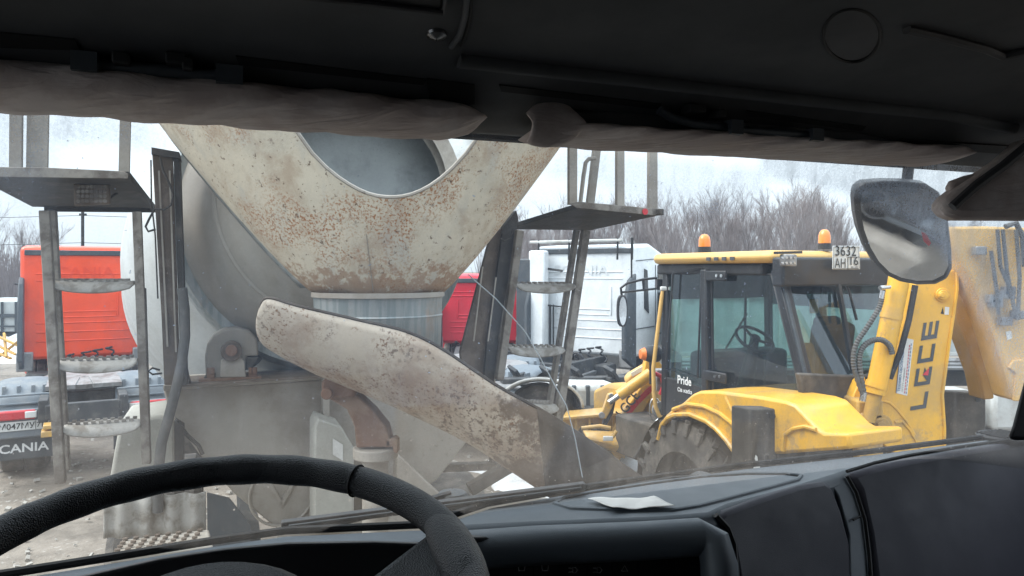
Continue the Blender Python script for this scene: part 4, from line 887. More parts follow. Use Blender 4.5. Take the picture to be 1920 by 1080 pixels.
# loader arms and bucket ---------------------------------------------------------------------
da = 7.9
arm_ = part('loader_arm', MB().prism([W(*p, da) for p in ((1212, 668), (1226, 662), (1245, 690), (1245, 712), (1222, 745), (1196, 790), (1172, 850), (1160, 866), (1148, 850), (1150, 812), (1172, 768), (1200, 728))], Vector((.0, .14, 0))), M['yel'], dig, bevel=.014)
part('loader_arm', MB().prism([W(*p, da) + Vector((.75, .55, 0)) for p in ((1212, 668), (1226, 662), (1245, 690), (1245, 712), (1222, 745), (1196, 790), (1172, 850), (1160, 866), (1148, 850), (1150, 812), (1172, 768), (1200, 728))], Vector((.0, .14, 0))), M['yel'], dig, bevel=.014)
part('red_band', MB().prism([W(*p, da - .006) for p in ((1174, 772), (1190, 752), (1215, 727), (1238, 712), (1240, 722), (1218, 738), (1196, 760), (1178, 782))], Vector((0, .004, 0))), M['redlens'], arm_)
xd = (W(1215, 722, da) - W(1163, 786, da)).normalized(); text('LGCE', W(1167, 784, da - .012), xd, Vector((-.7, 0, .7)), .10, M['dkgrey'], arm_, width=.30, bold=.02)
text('DE', W(1194, 733, da - .012), xd, Vector((-.7, 0, .7)), .05, M['dkgrey'], arm_, width=.09)
cy_ = part('lift_cylinder', MB().tube([W(1220, 700, da - .1), W(1160, 742, da - .1)], .062, 16), M['yel'], dig)
part('rod', MB().tube([W(1160, 742, da - .1), W(1142, 755, da - .1)], .03, 12), M['chrome'], cy_)
part('tilt_cylinder', MB().prism([W(*p, da + .1) for p in ((1172, 712), (1180, 702), (1214, 682), (1222, 690), (1218, 704), (1178, 724))], Vector((0, .16, 0))), M['yel_roof'], dig, bevel=.03)
part('cover_plate', MB().prism([W(*p, da + .09) for p in ((1182, 700), (1213, 682), (1216, 690), (1186, 706))], Vector((0, .01, 0))), M['plate'], dig)
lk = part('link', MB().prism([W(*p, da - .04) for p in ((1124, 776), (1130, 770), (1140, 740), (1150, 737), (1154, 744), (1148, 765), (1136, 786), (1126, 784))], Vector((0, .08, 0))), M['yel'], dig, bevel=.008)
part('link', MB().prism([W(*p, da - .02) for p in ((1146, 750), (1156, 745), (1150, 775), (1136, 800), (1130, 795))], Vector((0, .08, 0))), M['black_mt'], dig, bevel=.006)
part('pin', MB().disc(W(1128, 778, da - .07), Vector((0, -1, 0)), .032, .03).disc(W(1146, 742, da - .07), Vector((0, -1, 0)), .025, .03), M['greymet'], dig)
part('control_valve', MB().obox(W(1240, 712, 7.6), Vector((.06, 0, 0)), Vector((0, .06, 0)), Z * .11).disc(W(1237, 768, 7.5), Vector((0, -1, .1)), .085, .05), M['greymet'], dig, bevel=.01)
part('hose_guard', MB().tube([W(1228 + 10 * math.cos(a), 768 + 22 * math.sin(a), 7.4) for a in [k * .4 for k in range(15)]], .007, 6), M['chrome'], dig)
part('red_hose', MB().tube([W(*p, 7.5) for p in ((1228, 700), (1240, 706), (1245, 722), (1238, 740))], .022, 8), M['redlens'], dig)
# bucket: back plate, curved shell, side plate
bk = part('bucket', MB().prism([W(*p, 8.1) for p in ((1050, 786), (1165, 776), (1170, 800), (1172, 862), (1120, 838), (1080, 812))], Vector((.1, .5, .0))), M['yel'], dig, bevel=.02)
mb = MB().grid(lambda a, b_: W(1092 + 66 * a + 12 * b_, 806 + 2 * a + 46 * b_ * (.35 + .65 * a), 7.9) + Vector((0, -.20 * math.sin(math.pi * min(1, b_ * .8 + .1)), 0)), 12, 12)
part('bucket_shell', mb, M['yel'], bk, solid=.02)
mb = MB()
for px in (1080, 1105, 1150): mb.obox(W(px, 795, 8.06), Vector((.012, 0, 0)), Vector((0, .03, 0)), Z * .09)
mb.obox(W(1108, 779, 8.05), Vector((.36, .0, .03)), Vector((0, .05, 0)), Z * .014)
mb.tube([W(*p, 7.62) for p in ((1090, 803), (1125, 799), (1145, 803))], .022, 8); mb.tube([W(*p, 7.62) for p in ((1132, 823), (1150, 818), (1156, 808))], .022, 8)
part('stiffener', mb, M['yel'], bk, bevel=.004)
part('bucket_bracket', MB().obox(W(1140, 822, 7.6), Vector((.05, 0, 0)), Vector((0, .02, 0)), Z * .022), M['plate'], bk, bevel=.006)
# rear frame and stabiliser legs ----------------------------------------------------------------
for nm, x0, x1, y0, d0, r_ in (('stabiliser_leg', 1406, 1463, 766, 5.25, 0), ('stabiliser_leg', 1791, 1849, 735, 6.1, 0)):
    a = W(x0, y0, d0); b_ = W(x1, y0 + 1, d0 + .02); th = BF * .16 - BR * .03
    lg = part(nm, MB().prism([a, b_, b_ + th, a + th], Z * -(a.z - .25)), M['blk_muddy'], dig, bevel=.012)
    part('leg_hole', MB().disc(W(x0 + 42, y0 + 14, d0), Vector((0, -1, 0)), .022, .006), M['ink'], lg)
    part('foot_pad', MB().prism([a + Vector((-.12, -.15, 0)) , b_ + Vector((.12, -.15, 0)), b_ + Vector((.12, .25, 0)), a + Vector((-.12, .25, 0))], Z * .05), M['blk_muddy'], lg, bevel=.02).location = Vector((0, 0, -(a.z - .05)))
    if x0 < 1500:
        part('sticker', MB().prism([W(*p, d0 - .003) for p in ((1413, 871), (1425, 874), (1425, 886), (1413, 884))], Vector((0, .002, 0))), M['label'], lg)
        part('sticker', MB().prism([W(*p, d0 - .003) for p in ((1417, 853), (1420, 856), (1421, 864), (1418, 866), (1415, 860))], Vector((0, .002, 0))), M['label'], lg)
mb = MB()
for (p, q, w_) in (((1463, 858), (1800, 845), .10), ((1463, 884), (1800, 872), .08)): mb.bar(W(*p, 5.45), W(*q, 6.2), .1, w_)
mb.tube([W(1480 + k * 5, 862 + (k % 2) * 2, 5.38 + k * .009) for k in range(58)], .03, 6)
part('slide_frame', mb, M['blk_muddy'], dig, bevel=.01)
mb = MB().obox(W(1598, 848, 5.6), Vector((.05, 0, 0)), Vector((0, .05, 0)), Z * .12); mb.obox(W(1480, 868, 5.3), Vector((.1, 0, 0)), Vector((0, .05, 0)), Z * .12)
mb.tube([W(1450 + 14 * math.cos(a), 862 + 16 * math.sin(a), 5.2) for a in [k * .35 for k in range(12)]], .018, 6)
part('valve_block', mb, M['blk_muddy'], dig, bevel=.02)
part('swing_cylinder', MB().tube([W(1500, 838, 5.7), W(1620, 832, 5.8)], .07, 14), M['yel_dirty'], dig)
# boom -------------------------------------------------------------------------------------------
db = 5.5
mb = MB().prism([W(*p, db + .12) for p in ((1611, 716), (1622, 706), (1626, 730), (1602, 790), (1606, 846), (1592, 846), (1582, 782))], Vector((0, .12, 0)))
part('kingpost_plate', mb, M['yel'], dig, bevel=.01)
mb = MB().obox(W(1618, 800, db + .1), Vector((.10, 0, 0)), Vector((0, .12, 0)), Z * .22); mb.disc(W(1618, 785, db - .02), Vector((0, -1, 0)), .05, .04).disc(W(1608, 800, db - .02), Vector((0, -1, 0)), .04, .06)
part('kingpost', mb, M['yel_dirty'], dig, bevel=.02)
bp_ = [(1690, 545), (1715, 533), (1716, 528), (1797, 505), (1798, 540), (1791, 590), (1782, 650), (1770, 741), (1774, 800), (1773, 900), (1700, 900), (1680, 851), (1660, 838), (1636, 813), (1631, 787), (1634, 768), (1645, 745), (1662, 706), (1686, 644), (1706, 584)]
bp_ = [(1715, 530), (1797, 503), (1798, 540), (1791, 590), (1782, 650), (1770, 741), (1774, 800), (1773, 900), (1700, 900), (1680, 851), (1660, 838), (1636, 813), (1631, 787), (1634, 768), (1645, 745), (1662, 706), (1686, 644), (1706, 584)]
boom = part('boom', MB().prism([W(*p, db) for p in bp_], Vector((.03, .26, 0))), M['yel'], dig, bevel=.012)
mb = MB().tube([W(*p, db - .004) for p in ((1794, 505), (1795, 540), (1788, 590), (1779, 650), (1767, 741), (1771, 800), (1771, 880))], .012, 6)
mb.tube([W(*p, db - .002) for p in ((1634, 768), (1640, 757), (1655, 752), (1668, 755), (1682, 768), (1700, 790), (1718, 820), (1730, 850))], .009, 6)
mb.tube([W(*p, db - .002) for p in ((1678, 792), (1692, 790), (1706, 806), (1722, 834), (1732, 856))], .012, 6)
part('weld_edge', mb, M['yel'], boom)
part('pivot_boss', MB().disc(W(1651, 797, db), Vector((0, -1, 0)), .082, .02, 6 * 5).disc(W(1651, 797, db - .02), Vector((0, -1, 0)), .058, .025, 28), M['yel_dirty'], boom, bevel=.006)
part('pivot_bolt', MB().disc(W(1651, 797, db - .045), Vector((0, -1, 0)), .034, .025, 6), M['yel_dirty'], boom, bevel=.004)
part('upper_boss', MB().disc(W(1766, 553, db), Vector((0, -1, 0)), .052, .016, 28).disc(W(1766, 553, db - .016), Vector((0, -1, 0)), .036, .025, 24).disc(W(1766, 553, db - .04), Vector((0, -1, 0)), .022, .012, 6), M['yel'], boom, bevel=.004)
part('warning_sticker', MB().prism([W(*p, db - .003) for p in ((1772, 575), (1780, 576), (1779, 590), (1771, 590))], Vector((0, .002, 0))), M['label'], boom)
part('warning_triangle', MB().prism([W(*p, db - .003) for p in ((1764, 588), (1770, 589), (1768, 576))], Vector((0, .002, 0))), M['ink'], boom)
# maker's letters running up the boom
xu = (W(1757, 598, db) - W(1731, 765, db)); yu = Vector((-1, 0, -.1)); yu2 = (W(1716, 757, db) - W(1740, 765, db))
Lh = 26 / 1400 * db
def gl(poly, o, m_=None):   # letter pieces drawn as strokes, 0..1 across, 0..1 up
    L_ = MB(); ox, oy, k = o; xdn = xu.normalized(); ydn = Vector((-math.cos(.16), 0, .0 - .16)).normalized()
    base = W(ox, oy, db - .003)
    L_.prism([base + xdn * x * k + ydn * y * Lh for x, y in poly], Vector((0, -.002, 0)))
    return part('boom_lettering', L_, m_ or M['dkgrey'], boom)
kk = 32 / 1400 * db
gl([(0, 0), (1, 0), (1, .24), (.24, .24), (.24, 1.15), (0, 1.15)], (1736, 765, kk * 1.0))
gl([(0, 0), (1.05, 0), (1.05, .22), (.60, .22), (1.05, .55), (.60, .60), (.22, .24), (.22, .92), (1.05, .92), (1.05, 1.15), (0, 1.15)], (1743, 720, kk))
gl([(0.55, .24), (.98, .24), (.62, .66)], (1743, 720, kk), M['rink']).location += Vector((0, -.003, 0))
gl([(0, 0), (1.05, 0), (1.05, .24), (.24, .24), (.24, .92), (1.05, .92), (1.05, 1.15), (0, 1.15)], (1749, 677, kk))
for a in (0, .46, .92): gl([(0.24, a), (1.05, a), (1.05, a + .22), (0.24, a + .22)], (1756, 634, kk))
gl([(0, 0), (.26, 0), (.26, 1.14), (0, 1.14)], (1756, 634, kk))
# service sticker
q = [W(*p, db - .003) for p in ((1680, 737), (1701, 742), (1713, 637), (1691, 632))]
stk = part('service_sticker', MB().prism(q, Vector((0, .002, 0))), M['label'], boom)
xs = (q[3] - q[0]).normalized(); ys = (q[0] - q[1]).normalized(); ln = (q[3] - q[0]).length; wd = (q[1] - q[0]).length
text('ТЕХНИКА ОБСЛУЖИВАЕТСЯ', q[1] + xs * ln * .04 + ys * wd * .68, xs, ys, wd * .20, M['bink'], stk, width=ln * .93, bold=.03)
text('НТП сервис', q[1] + xs * ln * .06 + ys * wd * .42, xs, ys, wd * .14, M['ink'], stk, width=ln * .42)
mb = MB()
for k in range(16): mb.obox(q[1] + xs * ln * (.05 + .055 * k) + ys * wd * .26 + Vector((0, -.003, 0)), xs * ln * .018, Vector((0, .001, 0)), ys * wd * .03)
part('small_print', mb, M['rink'], stk)
mb = MB()
for k in range(14): mb.obox(q[1] + xs * ln * (.05 + .066 * k) + ys * wd * .12 + Vector((0, -.003, 0)), xs * ln * .022, Vector((0, .001, 0)), ys * wd * .022)
part('small_print', mb, M['bink'], stk)
part('blue_edge', MB().bar(q[0] + Vector((0, -.003, 0)), q[3] + Vector((0, -.003, 0)), .004, .002), M['bink'], stk)
# boom cylinder and hoses
dc = 5.42
cyl = part('boom_cylinder', MB().tube([W(1688, 505, dc), W(1684, 532, dc), W(1660, 650, dc), W(1641, 738, dc)], [.072, .072, .072, .070], 24), M['yel'], dig)
part('cylinder_rod', MB().tube([W(1641, 738, dc), W(1628, 790, dc)], [.05, .045], 16), M['yel_dirty'], cyl)
part('cylinder_band', MB().tube([W(1672, 589, dc), W(1670, 598, dc)], .076, 24).tube([W(1645, 717, dc), W(1642, 727, dc)], .077, 24), M['yel'], cyl)
part('pipe', MB().tube([W(*p, dc - .03) for p in ((1716, 535), (1704, 600), (1688, 660), (1668, 710))], .022, 8), M['black_mt'], dig)
def ribbed(pts, r_):
    P_ = []; n = len(pts) - 1
    for i in range(n):
        for k in range(10):
            u_ = k / 10; P_.append([0.5 * ((2 * pts[i][j]) + (-pts[max(i - 1, 0)][j] + pts[i + 1][j]) * u_ + (2 * pts[max(i - 1, 0)][j] - 5 * pts[i][j] + 4 * pts[i + 1][j] - pts[min(i + 2, n)][j]) * u_ * u_ + (-pts[max(i - 1, 0)][j] + 3 * pts[i][j] - 3 * pts[i + 1][j] + pts[min(i + 2, n)][j]) * u_ ** 3) for j in (0, 1)])
    P_.append(pts[-1]); return MB().tube([W(*p, dc - .1) for p in P_], [r_ * (1 if k % 2 else .78) for k in range(len(P_))], 10)
h1 = part('ribbed_hose', ribbed([(1654, 556), (1649, 575), (1636, 598), (1620, 622), (1606, 644), (1600, 672), (1604, 700), (1618, 740)], .020), M['hose'], dig)
h2 = part('ribbed_hose', ribbed([(1673, 664), (1668, 648), (1652, 637), (1632, 640), (1616, 654), (1611, 676), (1614, 705), (1620, 738)], .022), M['hose'], dig)
mb = MB().tube([W(1655, 545, dc - .1), W(1652, 560, dc - .1)], .02, 10).tube([W(1620, 736, dc - .1), W(1617, 752, dc - .1)], .022, 10).tube([W(1650, 540, dc - .1), W(1668, 538, dc - .06)], .016, 8)
part('hose_fitting', mb, M['chrome'], dig)
# dipper arm parts on the right
arm2 = part('dipper_arm', MB().prism([W(*p, 5.9) for p in ((1798, 505), (1812, 545), (1836, 585), (1856, 640), (1866, 690), (1864, 748), (1845, 750), (1836, 705), (1815, 650), (1793, 592), (1788, 560))], Vector((0, .2, 0))), M['yel_brown'], dig, bevel=.012)
arm3 = part('crowd_arm', MB().prism([W(*p, 5.35) for p in ((1782, 425), (1850, 424), (2010, 430), (2030, 560), (1980, 760), (1902, 752), (1884, 690), (1856, 600), (1820, 520), (1790, 470))], Vector((0, .25, 0))), M['yel_roof'], dig, bevel=.02)
mb = MB()
for pts in (((1858, 470), (1868, 540), (1872, 590)), ((1880, 430), (1888, 510), (1900, 570), (1904, 590)), ((1905, 430), (1912, 520), (1908, 600)), ((1870, 430), (1876, 500), (1902, 560))): mb.tube([W(*p, 5.26) for p in pts], .013, 8)
mb.tube([W(*p, 5.3) for p in ((1885, 425), (1905, 418), (1918, 445), (1922, 500))], .02, 8)
part('hydraulic_hose', mb, M['hose'], arm3)
mb = MB()
for p in ((1836, 470), (1862, 560), (1882, 552), (1866, 568), (1884, 602), (1908, 590), (1890, 545)): mb.obox(W(*p, 5.3), Vector((.04, 0, 0)), Vector((0, .03, 0)), Z * .03)
part('pipe_clamp', mb, M['greymet'], arm3, bevel=.006)
part('sticker', MB().prism([W(*p, 5.345) for p in ((1886, 622), (1896, 620), (1898, 634), (1889, 638))], Vector((0, .003, 0))), M['label'], arm3)
mb = MB().prism([W(*p, 5.33) for p in ((1892, 690), (1900, 676), (1920, 674), (1935, 700), (1910, 752), (1902, 752), (1906, 700))], Vector((0, .03, 0)))
part('arm_bracket', mb, M['yel_roof'], arm3, bevel=.006)
# ================================================================ OWN CAB
cab = thing('truck_cab', CL(.4, .3, 0).xy.to_3d() + Z * 1.2, 'dark cab interior of a lorry with dashboard, roof console and dirty windscreen framing the view', 'lorry cab')
SV, SZ = .12 / .65, 0  # windscreen leans back by this much per metre
GN = (V + Z * SV).normalized(); G0 = CL(0, 1.12, -.40)
def G(px, py, out=0.): return ray(px, py, G0 + GN * out, GN)
def inpoly(x, y, P_):
    c = False; j = len(P_) - 1
    for i in range(len(P_)):
        if (P_[i][1] > y) != (P_[j][1] > y) and x < (P_[j][0] - P_[i][0]) * (y - P_[i][1]) / (P_[j][1] - P_[i][1]) + P_[i][0]: c = not c
        j = i
    return c
# reflections painted into the film as denser patches (shapes fixed on the glass)
REFLECTION_ZONES = [([(-200, 150), (290, 150), (290, 288), (210, 272), (96, 272), (88, 330), (68, 480), (62, 388), (0, 350), (-200, 300)], .36),
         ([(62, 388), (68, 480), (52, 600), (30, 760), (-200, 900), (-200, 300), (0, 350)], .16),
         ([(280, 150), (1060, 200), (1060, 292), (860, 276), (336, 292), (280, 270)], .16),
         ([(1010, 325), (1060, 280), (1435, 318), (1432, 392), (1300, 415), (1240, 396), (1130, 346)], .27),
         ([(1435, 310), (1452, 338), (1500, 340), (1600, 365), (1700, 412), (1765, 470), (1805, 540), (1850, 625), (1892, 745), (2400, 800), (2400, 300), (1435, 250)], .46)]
u0, u1, z0, z1 = -1.05, 1.78, -.60, .40
NU, NV_ = 420, 170
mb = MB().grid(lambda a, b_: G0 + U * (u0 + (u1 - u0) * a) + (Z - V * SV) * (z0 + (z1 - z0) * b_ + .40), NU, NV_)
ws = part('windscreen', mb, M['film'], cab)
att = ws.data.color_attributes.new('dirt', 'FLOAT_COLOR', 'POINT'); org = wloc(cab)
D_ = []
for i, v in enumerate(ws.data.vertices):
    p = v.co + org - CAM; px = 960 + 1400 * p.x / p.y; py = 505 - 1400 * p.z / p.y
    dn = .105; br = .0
    for P_, k in REFLECTION_ZONES:
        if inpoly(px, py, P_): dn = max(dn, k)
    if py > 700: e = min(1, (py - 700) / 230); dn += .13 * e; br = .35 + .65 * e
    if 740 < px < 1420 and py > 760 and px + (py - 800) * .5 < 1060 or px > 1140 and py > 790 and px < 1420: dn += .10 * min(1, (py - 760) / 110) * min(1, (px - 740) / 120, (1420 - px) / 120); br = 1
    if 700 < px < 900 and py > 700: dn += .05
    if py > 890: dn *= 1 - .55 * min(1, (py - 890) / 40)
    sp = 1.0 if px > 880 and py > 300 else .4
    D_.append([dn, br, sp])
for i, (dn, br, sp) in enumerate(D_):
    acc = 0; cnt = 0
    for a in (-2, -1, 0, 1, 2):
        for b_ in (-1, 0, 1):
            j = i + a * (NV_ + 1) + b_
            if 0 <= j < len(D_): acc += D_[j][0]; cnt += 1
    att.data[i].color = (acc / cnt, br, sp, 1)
ws['label'] = 'dirty windscreen with wiped arcs, drips and a road film'
# crack lines
mb = MB()
for pts in (((878, 515), (930, 560), (985, 622), (1010, 665), (1038, 718), (1062, 760), (1078, 820), (1092, 895)), ): mb.tube([G(*p, -.003) for p in pts], .0009, 4)
part('crack', mb, M['crack'], ws)
# dashboard -----------------------------------------------------------------------
zt_ = -.385
def dz(px, py, z=zt_): return CZ(px, py, z)
glass_e = [(-60, 1108), (196, 1066), (400, 1032), (538, 1012), (803, 1000), (925, 958), (1100, 927), (1400, 884), (1650, 856), (1890, 824), (2150, 795)]
front_e = [(2300, 800), (1920, 822), (1720, 850), (1620, 878), (1560, 898), (1450, 930), (1380, 948), (1340, 966), (1250, 974), (1000, 984), (880, 990), (700, 1040), (400, 1085), (-60, 1200)]
far = [dz(*p) + V * .03 for p in glass_e]
top = part('dashboard', MB().prism(far + [dz(*p) for p in front_e], Z * -.06), M['dash'], cab, bevel=.016)
# hood over the instruments
hood = [(-60, 1130), (150, 1082), (300, 1048), (420, 1030), (540, 1019), (700, 1016), (830, 1020), (880, 1035), (900, 1120), (900, 1400), (-60, 1400)]
hn = (V * .75 + Z * .66).normalized()
part('instrument_hood', MB().prism([ray(*p, CL(0, .94, -.345), V) for p in hood], V * .02 - Z * .005), M['black'], top, bevel=.004)
# pale band of dash showing under the glass at the left
part('glass_seal', MB().tube([dz(*p) + Z * .004 + V * .028 for p in glass_e], .006, 8), M['seam'], top)
# centre fascia
n_f = (V * .96 + Z * .28).normalized(); f0 = dz(1000, 990) + Z * -.03 - V * .0
FP = lambda px, py, o=0.: ray(px, py, f0 + n_f * o, n_f)
edge = part('rounded_edge', MB().tube([dz(*p) + Z * -.026 for p in ((700, 1026), (860, 1000), (1000, 990), (1200, 982), (1310, 975))] + [dz(1338, 978) + Z * -.034, dz(1348, 984) + Z * -.06 , dz(1352, 990) + Z * -.12, dz(1354, 992) + Z * -.3], .028, 20), M['dash'], top)
part('fascia', MB().prism([FP(*p) for p in ((840, 1010), (1330, 1000), (1346, 1012), (1352, 1300), (840, 1300))], V * .04), M['black'], top, bevel=.006)
part('fascia_trim', MB().tube([FP(*p, -.002) for p in ((900, 1024), (1330, 1021), (1341, 1028), (1346, 1140))], .003, 6), M['dash_panel'], top)
# switch symbols
sym_m = mat('symbol_grey', (.5, .5, .5), .6)
def icon(*strokes):
    mb = MB()
    for pts, cl in strokes: mb.tube([FP(*p, -.004) for p in pts], .0010, 4, closed=cl)
    part('switch_symbol', mb, sym_m, top)
for cx in (978, 1022): icon(([(cx - 5, 1070), (cx - 7, 1055), (cx + 7, 1055), (cx + 5, 1070)], True))
for cx in (1078, 1124): icon(([(cx - 4, 1064), (cx + 1, 1064), (cx + 5, 1069), (cx + 1, 1074), (cx - 4, 1074)], True), ([(cx - 12, 1065), (cx - 4, 1066)], False), ([(cx - 12, 1073), (cx - 4, 1072)], False))
icon(([(1171, 1060), (1165, 1071), (1177, 1071)], True))
mb = MB()
for px in (1000, 1048, 1100, 1148, 1196): mb.tube([FP(px, 1036, -.001), FP(px + 2, 1120, -.001)], .0008, 4)
part('switch_gap', mb, M['seam'], top)
# lids on the right
l0 = dz(1450, 930)
nl_ = (dz(1545, 901) - dz(1362, 957)).cross(Z * -.3 - V * .13).normalized()
if nl_.dot(V) < 0: nl_ = -nl_
LP = lambda px, py, o=0.: ray(px, py, l0 + nl_ * o, nl_)
lid = part('storage_lid', MB().prism([LP(*p) for p in ((1345, 968), (1362, 955), (1430, 930), (1500, 908), (1545, 900), (1562, 912), (1580, 960), (1596, 1020), (1606, 1300), (1392, 1300), (1384, 1080), (1374, 1020))], nl_ * .04), M['dash_panel'], top, bevel=.010)
part('divider', MB().prism([LP(*p, .004) for p in ((1553, 900), (1592, 890), (1612, 930), (1626, 990), (1640, 1300), (1600, 1300), (1592, 1000), (1572, 930))], nl_ * .03), M['dash'], top, bevel=.004)
part('divider_step', MB().tube([LP(*p, -.002) for p in ((1600, 975), (1614, 968))], .002, 6), M['seam'], top)
part('lid_gap', MB().tube([LP(*p, -.001) for p in ((1588, 892), (1606, 924), (1622, 975), (1630, 1040), (1636, 1120))], .0035, 6), M['seam'], top)
part('lid_gap', MB().tube([LP(*p, .001) for p in ((1342, 966), (1364, 990), (1376, 1020), (1384, 1120))], .005, 6), M['seam'], top)
l1 = dz(1600, 886)
nr_ = (dz(1920, 826) - dz(1600, 886)).cross(Z * -.3 - V * .13).normalized()
if nr_.dot(V) < 0: nr_ = -nr_
RP = lambda px, py, o=0.: ray(px, py, l1 + nr_ * o, nr_)
part('glovebox_lid', MB().prism([RP(*p) for p in ((1592, 886), (1640, 872), (1700, 859), (1800, 842), (1920, 824), (2300, 780), (2300, 1400), (1650, 1400), (1640, 1080), (1630, 1000), (1612, 920))], nr_ * .04), M['dash_panel'], top, bevel=.014)
part('lid_gap', MB().tube([RP(*p, -.004) for p in ((1588, 884), (1640, 868), (1700, 855), (1800, 838), (1950, 816))], .0035, 6), M['seam'], top)
# tray and its rim
tray = [(1040, 945), (1060, 934), (1110, 924), (1220, 907), (1320, 894), (1400, 889), (1470, 889), (1502, 893), (1495, 901), (1440, 916), (1360, 937), (1310, 950), (1260, 958), (1150, 957), (1070, 954)]
part('tray_floor', MB().poly([dz(*p) + Z * .0015 for p in tray]), M['dash_pale'], top)
part('tray_rim', MB().tube([dz(*p) + Z * .0 for p in tray], .0045, 8, closed=True), M['dash'], top)
part('tray_shadow_gap', MB().tube([dz(px, py + 2.5) + Z * .001 for px, py in tray[1:8]], .0022, 6), M['seam'], top)
# tweeter at the far right corner
tw_ = part('air_vent', MB().lathe([(0, .001), (0, .050), (.010, .053), (.014, .048), (.008, .040), (.008, .001)], dz(1880, 822) + Z * -.004 + V * .0, Z, 36), M['black'], top)
mb = MB()
for k in range(-3, 4): mb.obox(dz(1880, 822) + U * .012 * k + Z * .008, U * .002, V * .035, Z * .004)
part('vent_slat', mb, M['seam'], tw_)
# lower body of the dash so nothing shows beneath
part('dash_body', MB().prism([CL(-1.0, 1.10, -.46), CL(1.8, 1.16, -.46), CL(1.8, 1.12, -.56), CL(.85, 1.04, -.56), CL(.3, 1.02, -.56), CL(-.9, 1.0, -.56)], Z * -.7), M['black'], cab)
# steering wheel ----------------------------------------------------------------------
wc = CL(-.0171, .6959, -.2787); R_ = .2316; t_, s_ = .2036, .0149
A2 = V * math.cos(t_) + Z * math.sin(t_); A1 = U * math.cos(s_) + Z * math.sin(s_); A2 = (A2 - A1 * A1.dot(A2)).normalized(); AN = A1.cross(A2).normalized()
if AN.z < 0: AN = -AN
wp = lambda th, ro=R_: wc + A1 * math.cos(th) * ro + A2 * math.sin(th) * ro
n = 160; pts = [wp(2 * math.pi * k / n) for k in range(n)]
def wr_(k):
    th = 360 * k / n; r_ = .0172
    if 46 < th < 134: r_ -= .0011 * (.5 + .5 * math.cos((th - 46) * math.pi / 7))
    return r_
wheel = part('steering_wheel', MB().tube(pts, [wr_(k) for k in range(n)], 28, closed=True, up=AN), M['leather'], cab)
for th in (47, 313):
    a = rad(th); part('rim_seam', MB().tube([wp(a) + (A1 * math.cos(a) + A2 * math.sin(a)) * .0176 * math.cos(q_) + AN * .0176 * math.sin(q_) for q_ in [k * math.pi / 14 for k in range(28)]], .0012, 6, closed=True), M['seam'], wheel)
for th in (4, 176):
    a = rad(th); p = wp(a, R_ - .008); q = wp(a, .05) - AN * .05
    mdl = p.lerp(q, .4) + AN * -.012
    part('spoke', MB().prism([p + A2 * .040, mdl + A2 * .028, q + A2 * .045, q - A2 * .05, mdl - A2 * .034, p - A2 * .050], AN * -.02), M['leather'], wheel, bevel=.008)
for th in (0, 180):
    a = rad(th); part('spoke_joint', MB().tube([wp(a - .30), wp(a - .15, R_ - .004), wp(a, R_ - .006), wp(a + .15, R_ - .004), wp(a + .30)], [.012, .0195, .0215, .0195, .012], 20, up=AN), M['leather'], wheel)
part('hub', MB().lathe([(-.08, .001), (-.08, .09), (-.035, .10), (-.025, .085), (-.02, .001)], wc, AN, 32), M['leather'], wheel)
part('column', MB().tube([wc - AN * .07, wc - AN * .3 + V * .12], .045, 20), M['black'], cab)
# wipers outside the glass ---------------------------------------------------------------
def blade(p, q, out):
    a, b_ = G(*p, out), G(*q, out); 
    wi = part('wiper_blade', MB().bar(a, b_, .013, .012, side=GN), M['black'], cab, bevel=.002)
    part('wiper_spine', MB().bar(a.lerp(b_, .02) - GN * .008 + Z * .002, a.lerp(b_, .98) - GN * .008 + Z * .002, .003, .006, side=GN), M['fairing'], wi, bevel=.001)
    return wi
blade((527, 985), (1096, 911), .03)
part('wiper_arm', MB().tube([G(*p, .05) for p in ((1100, 936), (1180, 910), (1260, 896), (1310, 893))], .0035, 6), M['black'], cab)
part('wiper_arm', MB().tube([G(*p, .05) for p in ((620, 985), (740, 955), (845, 925))], .005, 6), M['black'], cab)
for (px, py) in ((1312, 895), (848, 930)):
    part('wiper_pivot', MB().lathe([(-.02, .030), (-.005, .030), (.006, .022), (.012, .001)], G(px, py, .06), Z, 24), M['fairing'], cab)
# outside mirror seen through the glass -----------------------------------------------------
dmm = 1.95; MT = Vector((.10, 1, .80)).normalized()
mo = [(1603, 372), (1606, 352), (1622, 343), (1660, 340), (1700, 341), (1738, 345), (1764, 362), (1780, 410), (1787, 470), (1788, 505), (1778, 524), (1755, 535), (1722, 536), (1690, 530), (1664, 518), (1642, 496), (1624, 466), (1611, 430), (1605, 400)]
mir = part('outside_mirror', MB().prism([ray(*p, W(1697, 440, dmm), MT) for p in mo], Vector((.2, 1, .3)) * .06), M['black'], cab, bevel=.012)
mc_ = Vector((1697, 440)); mi = [(mc_.x + (x - mc_.x) * .89, mc_.y + (y - mc_.y) * .90) for x, y in mo]
mn = Vector((0, -1, -.62)).normalized()
part('mirror_face', MB().poly([ray(*p, W(1697, 440, dmm - .004), MT) for p in mi]), M['mirror'], mir)
part('mirror_bracket', MB().tube([W(1700, 345, dmm + .06), W(1705, 300, dmm + .03), W(1720, 240, dmm - .1)], .014, 10), M['black'], mir)
part('red_reflector', MB().prism([ray(*p, W(1697, 440, dmm - .008), MT) for p in ((1729, 436), (1738, 440), (1746, 456), (1742, 461), (1733, 452))], Vector((0, .003, 0))), M['redlens'], mir)  # red patch painted onto the mirror face as a reflection
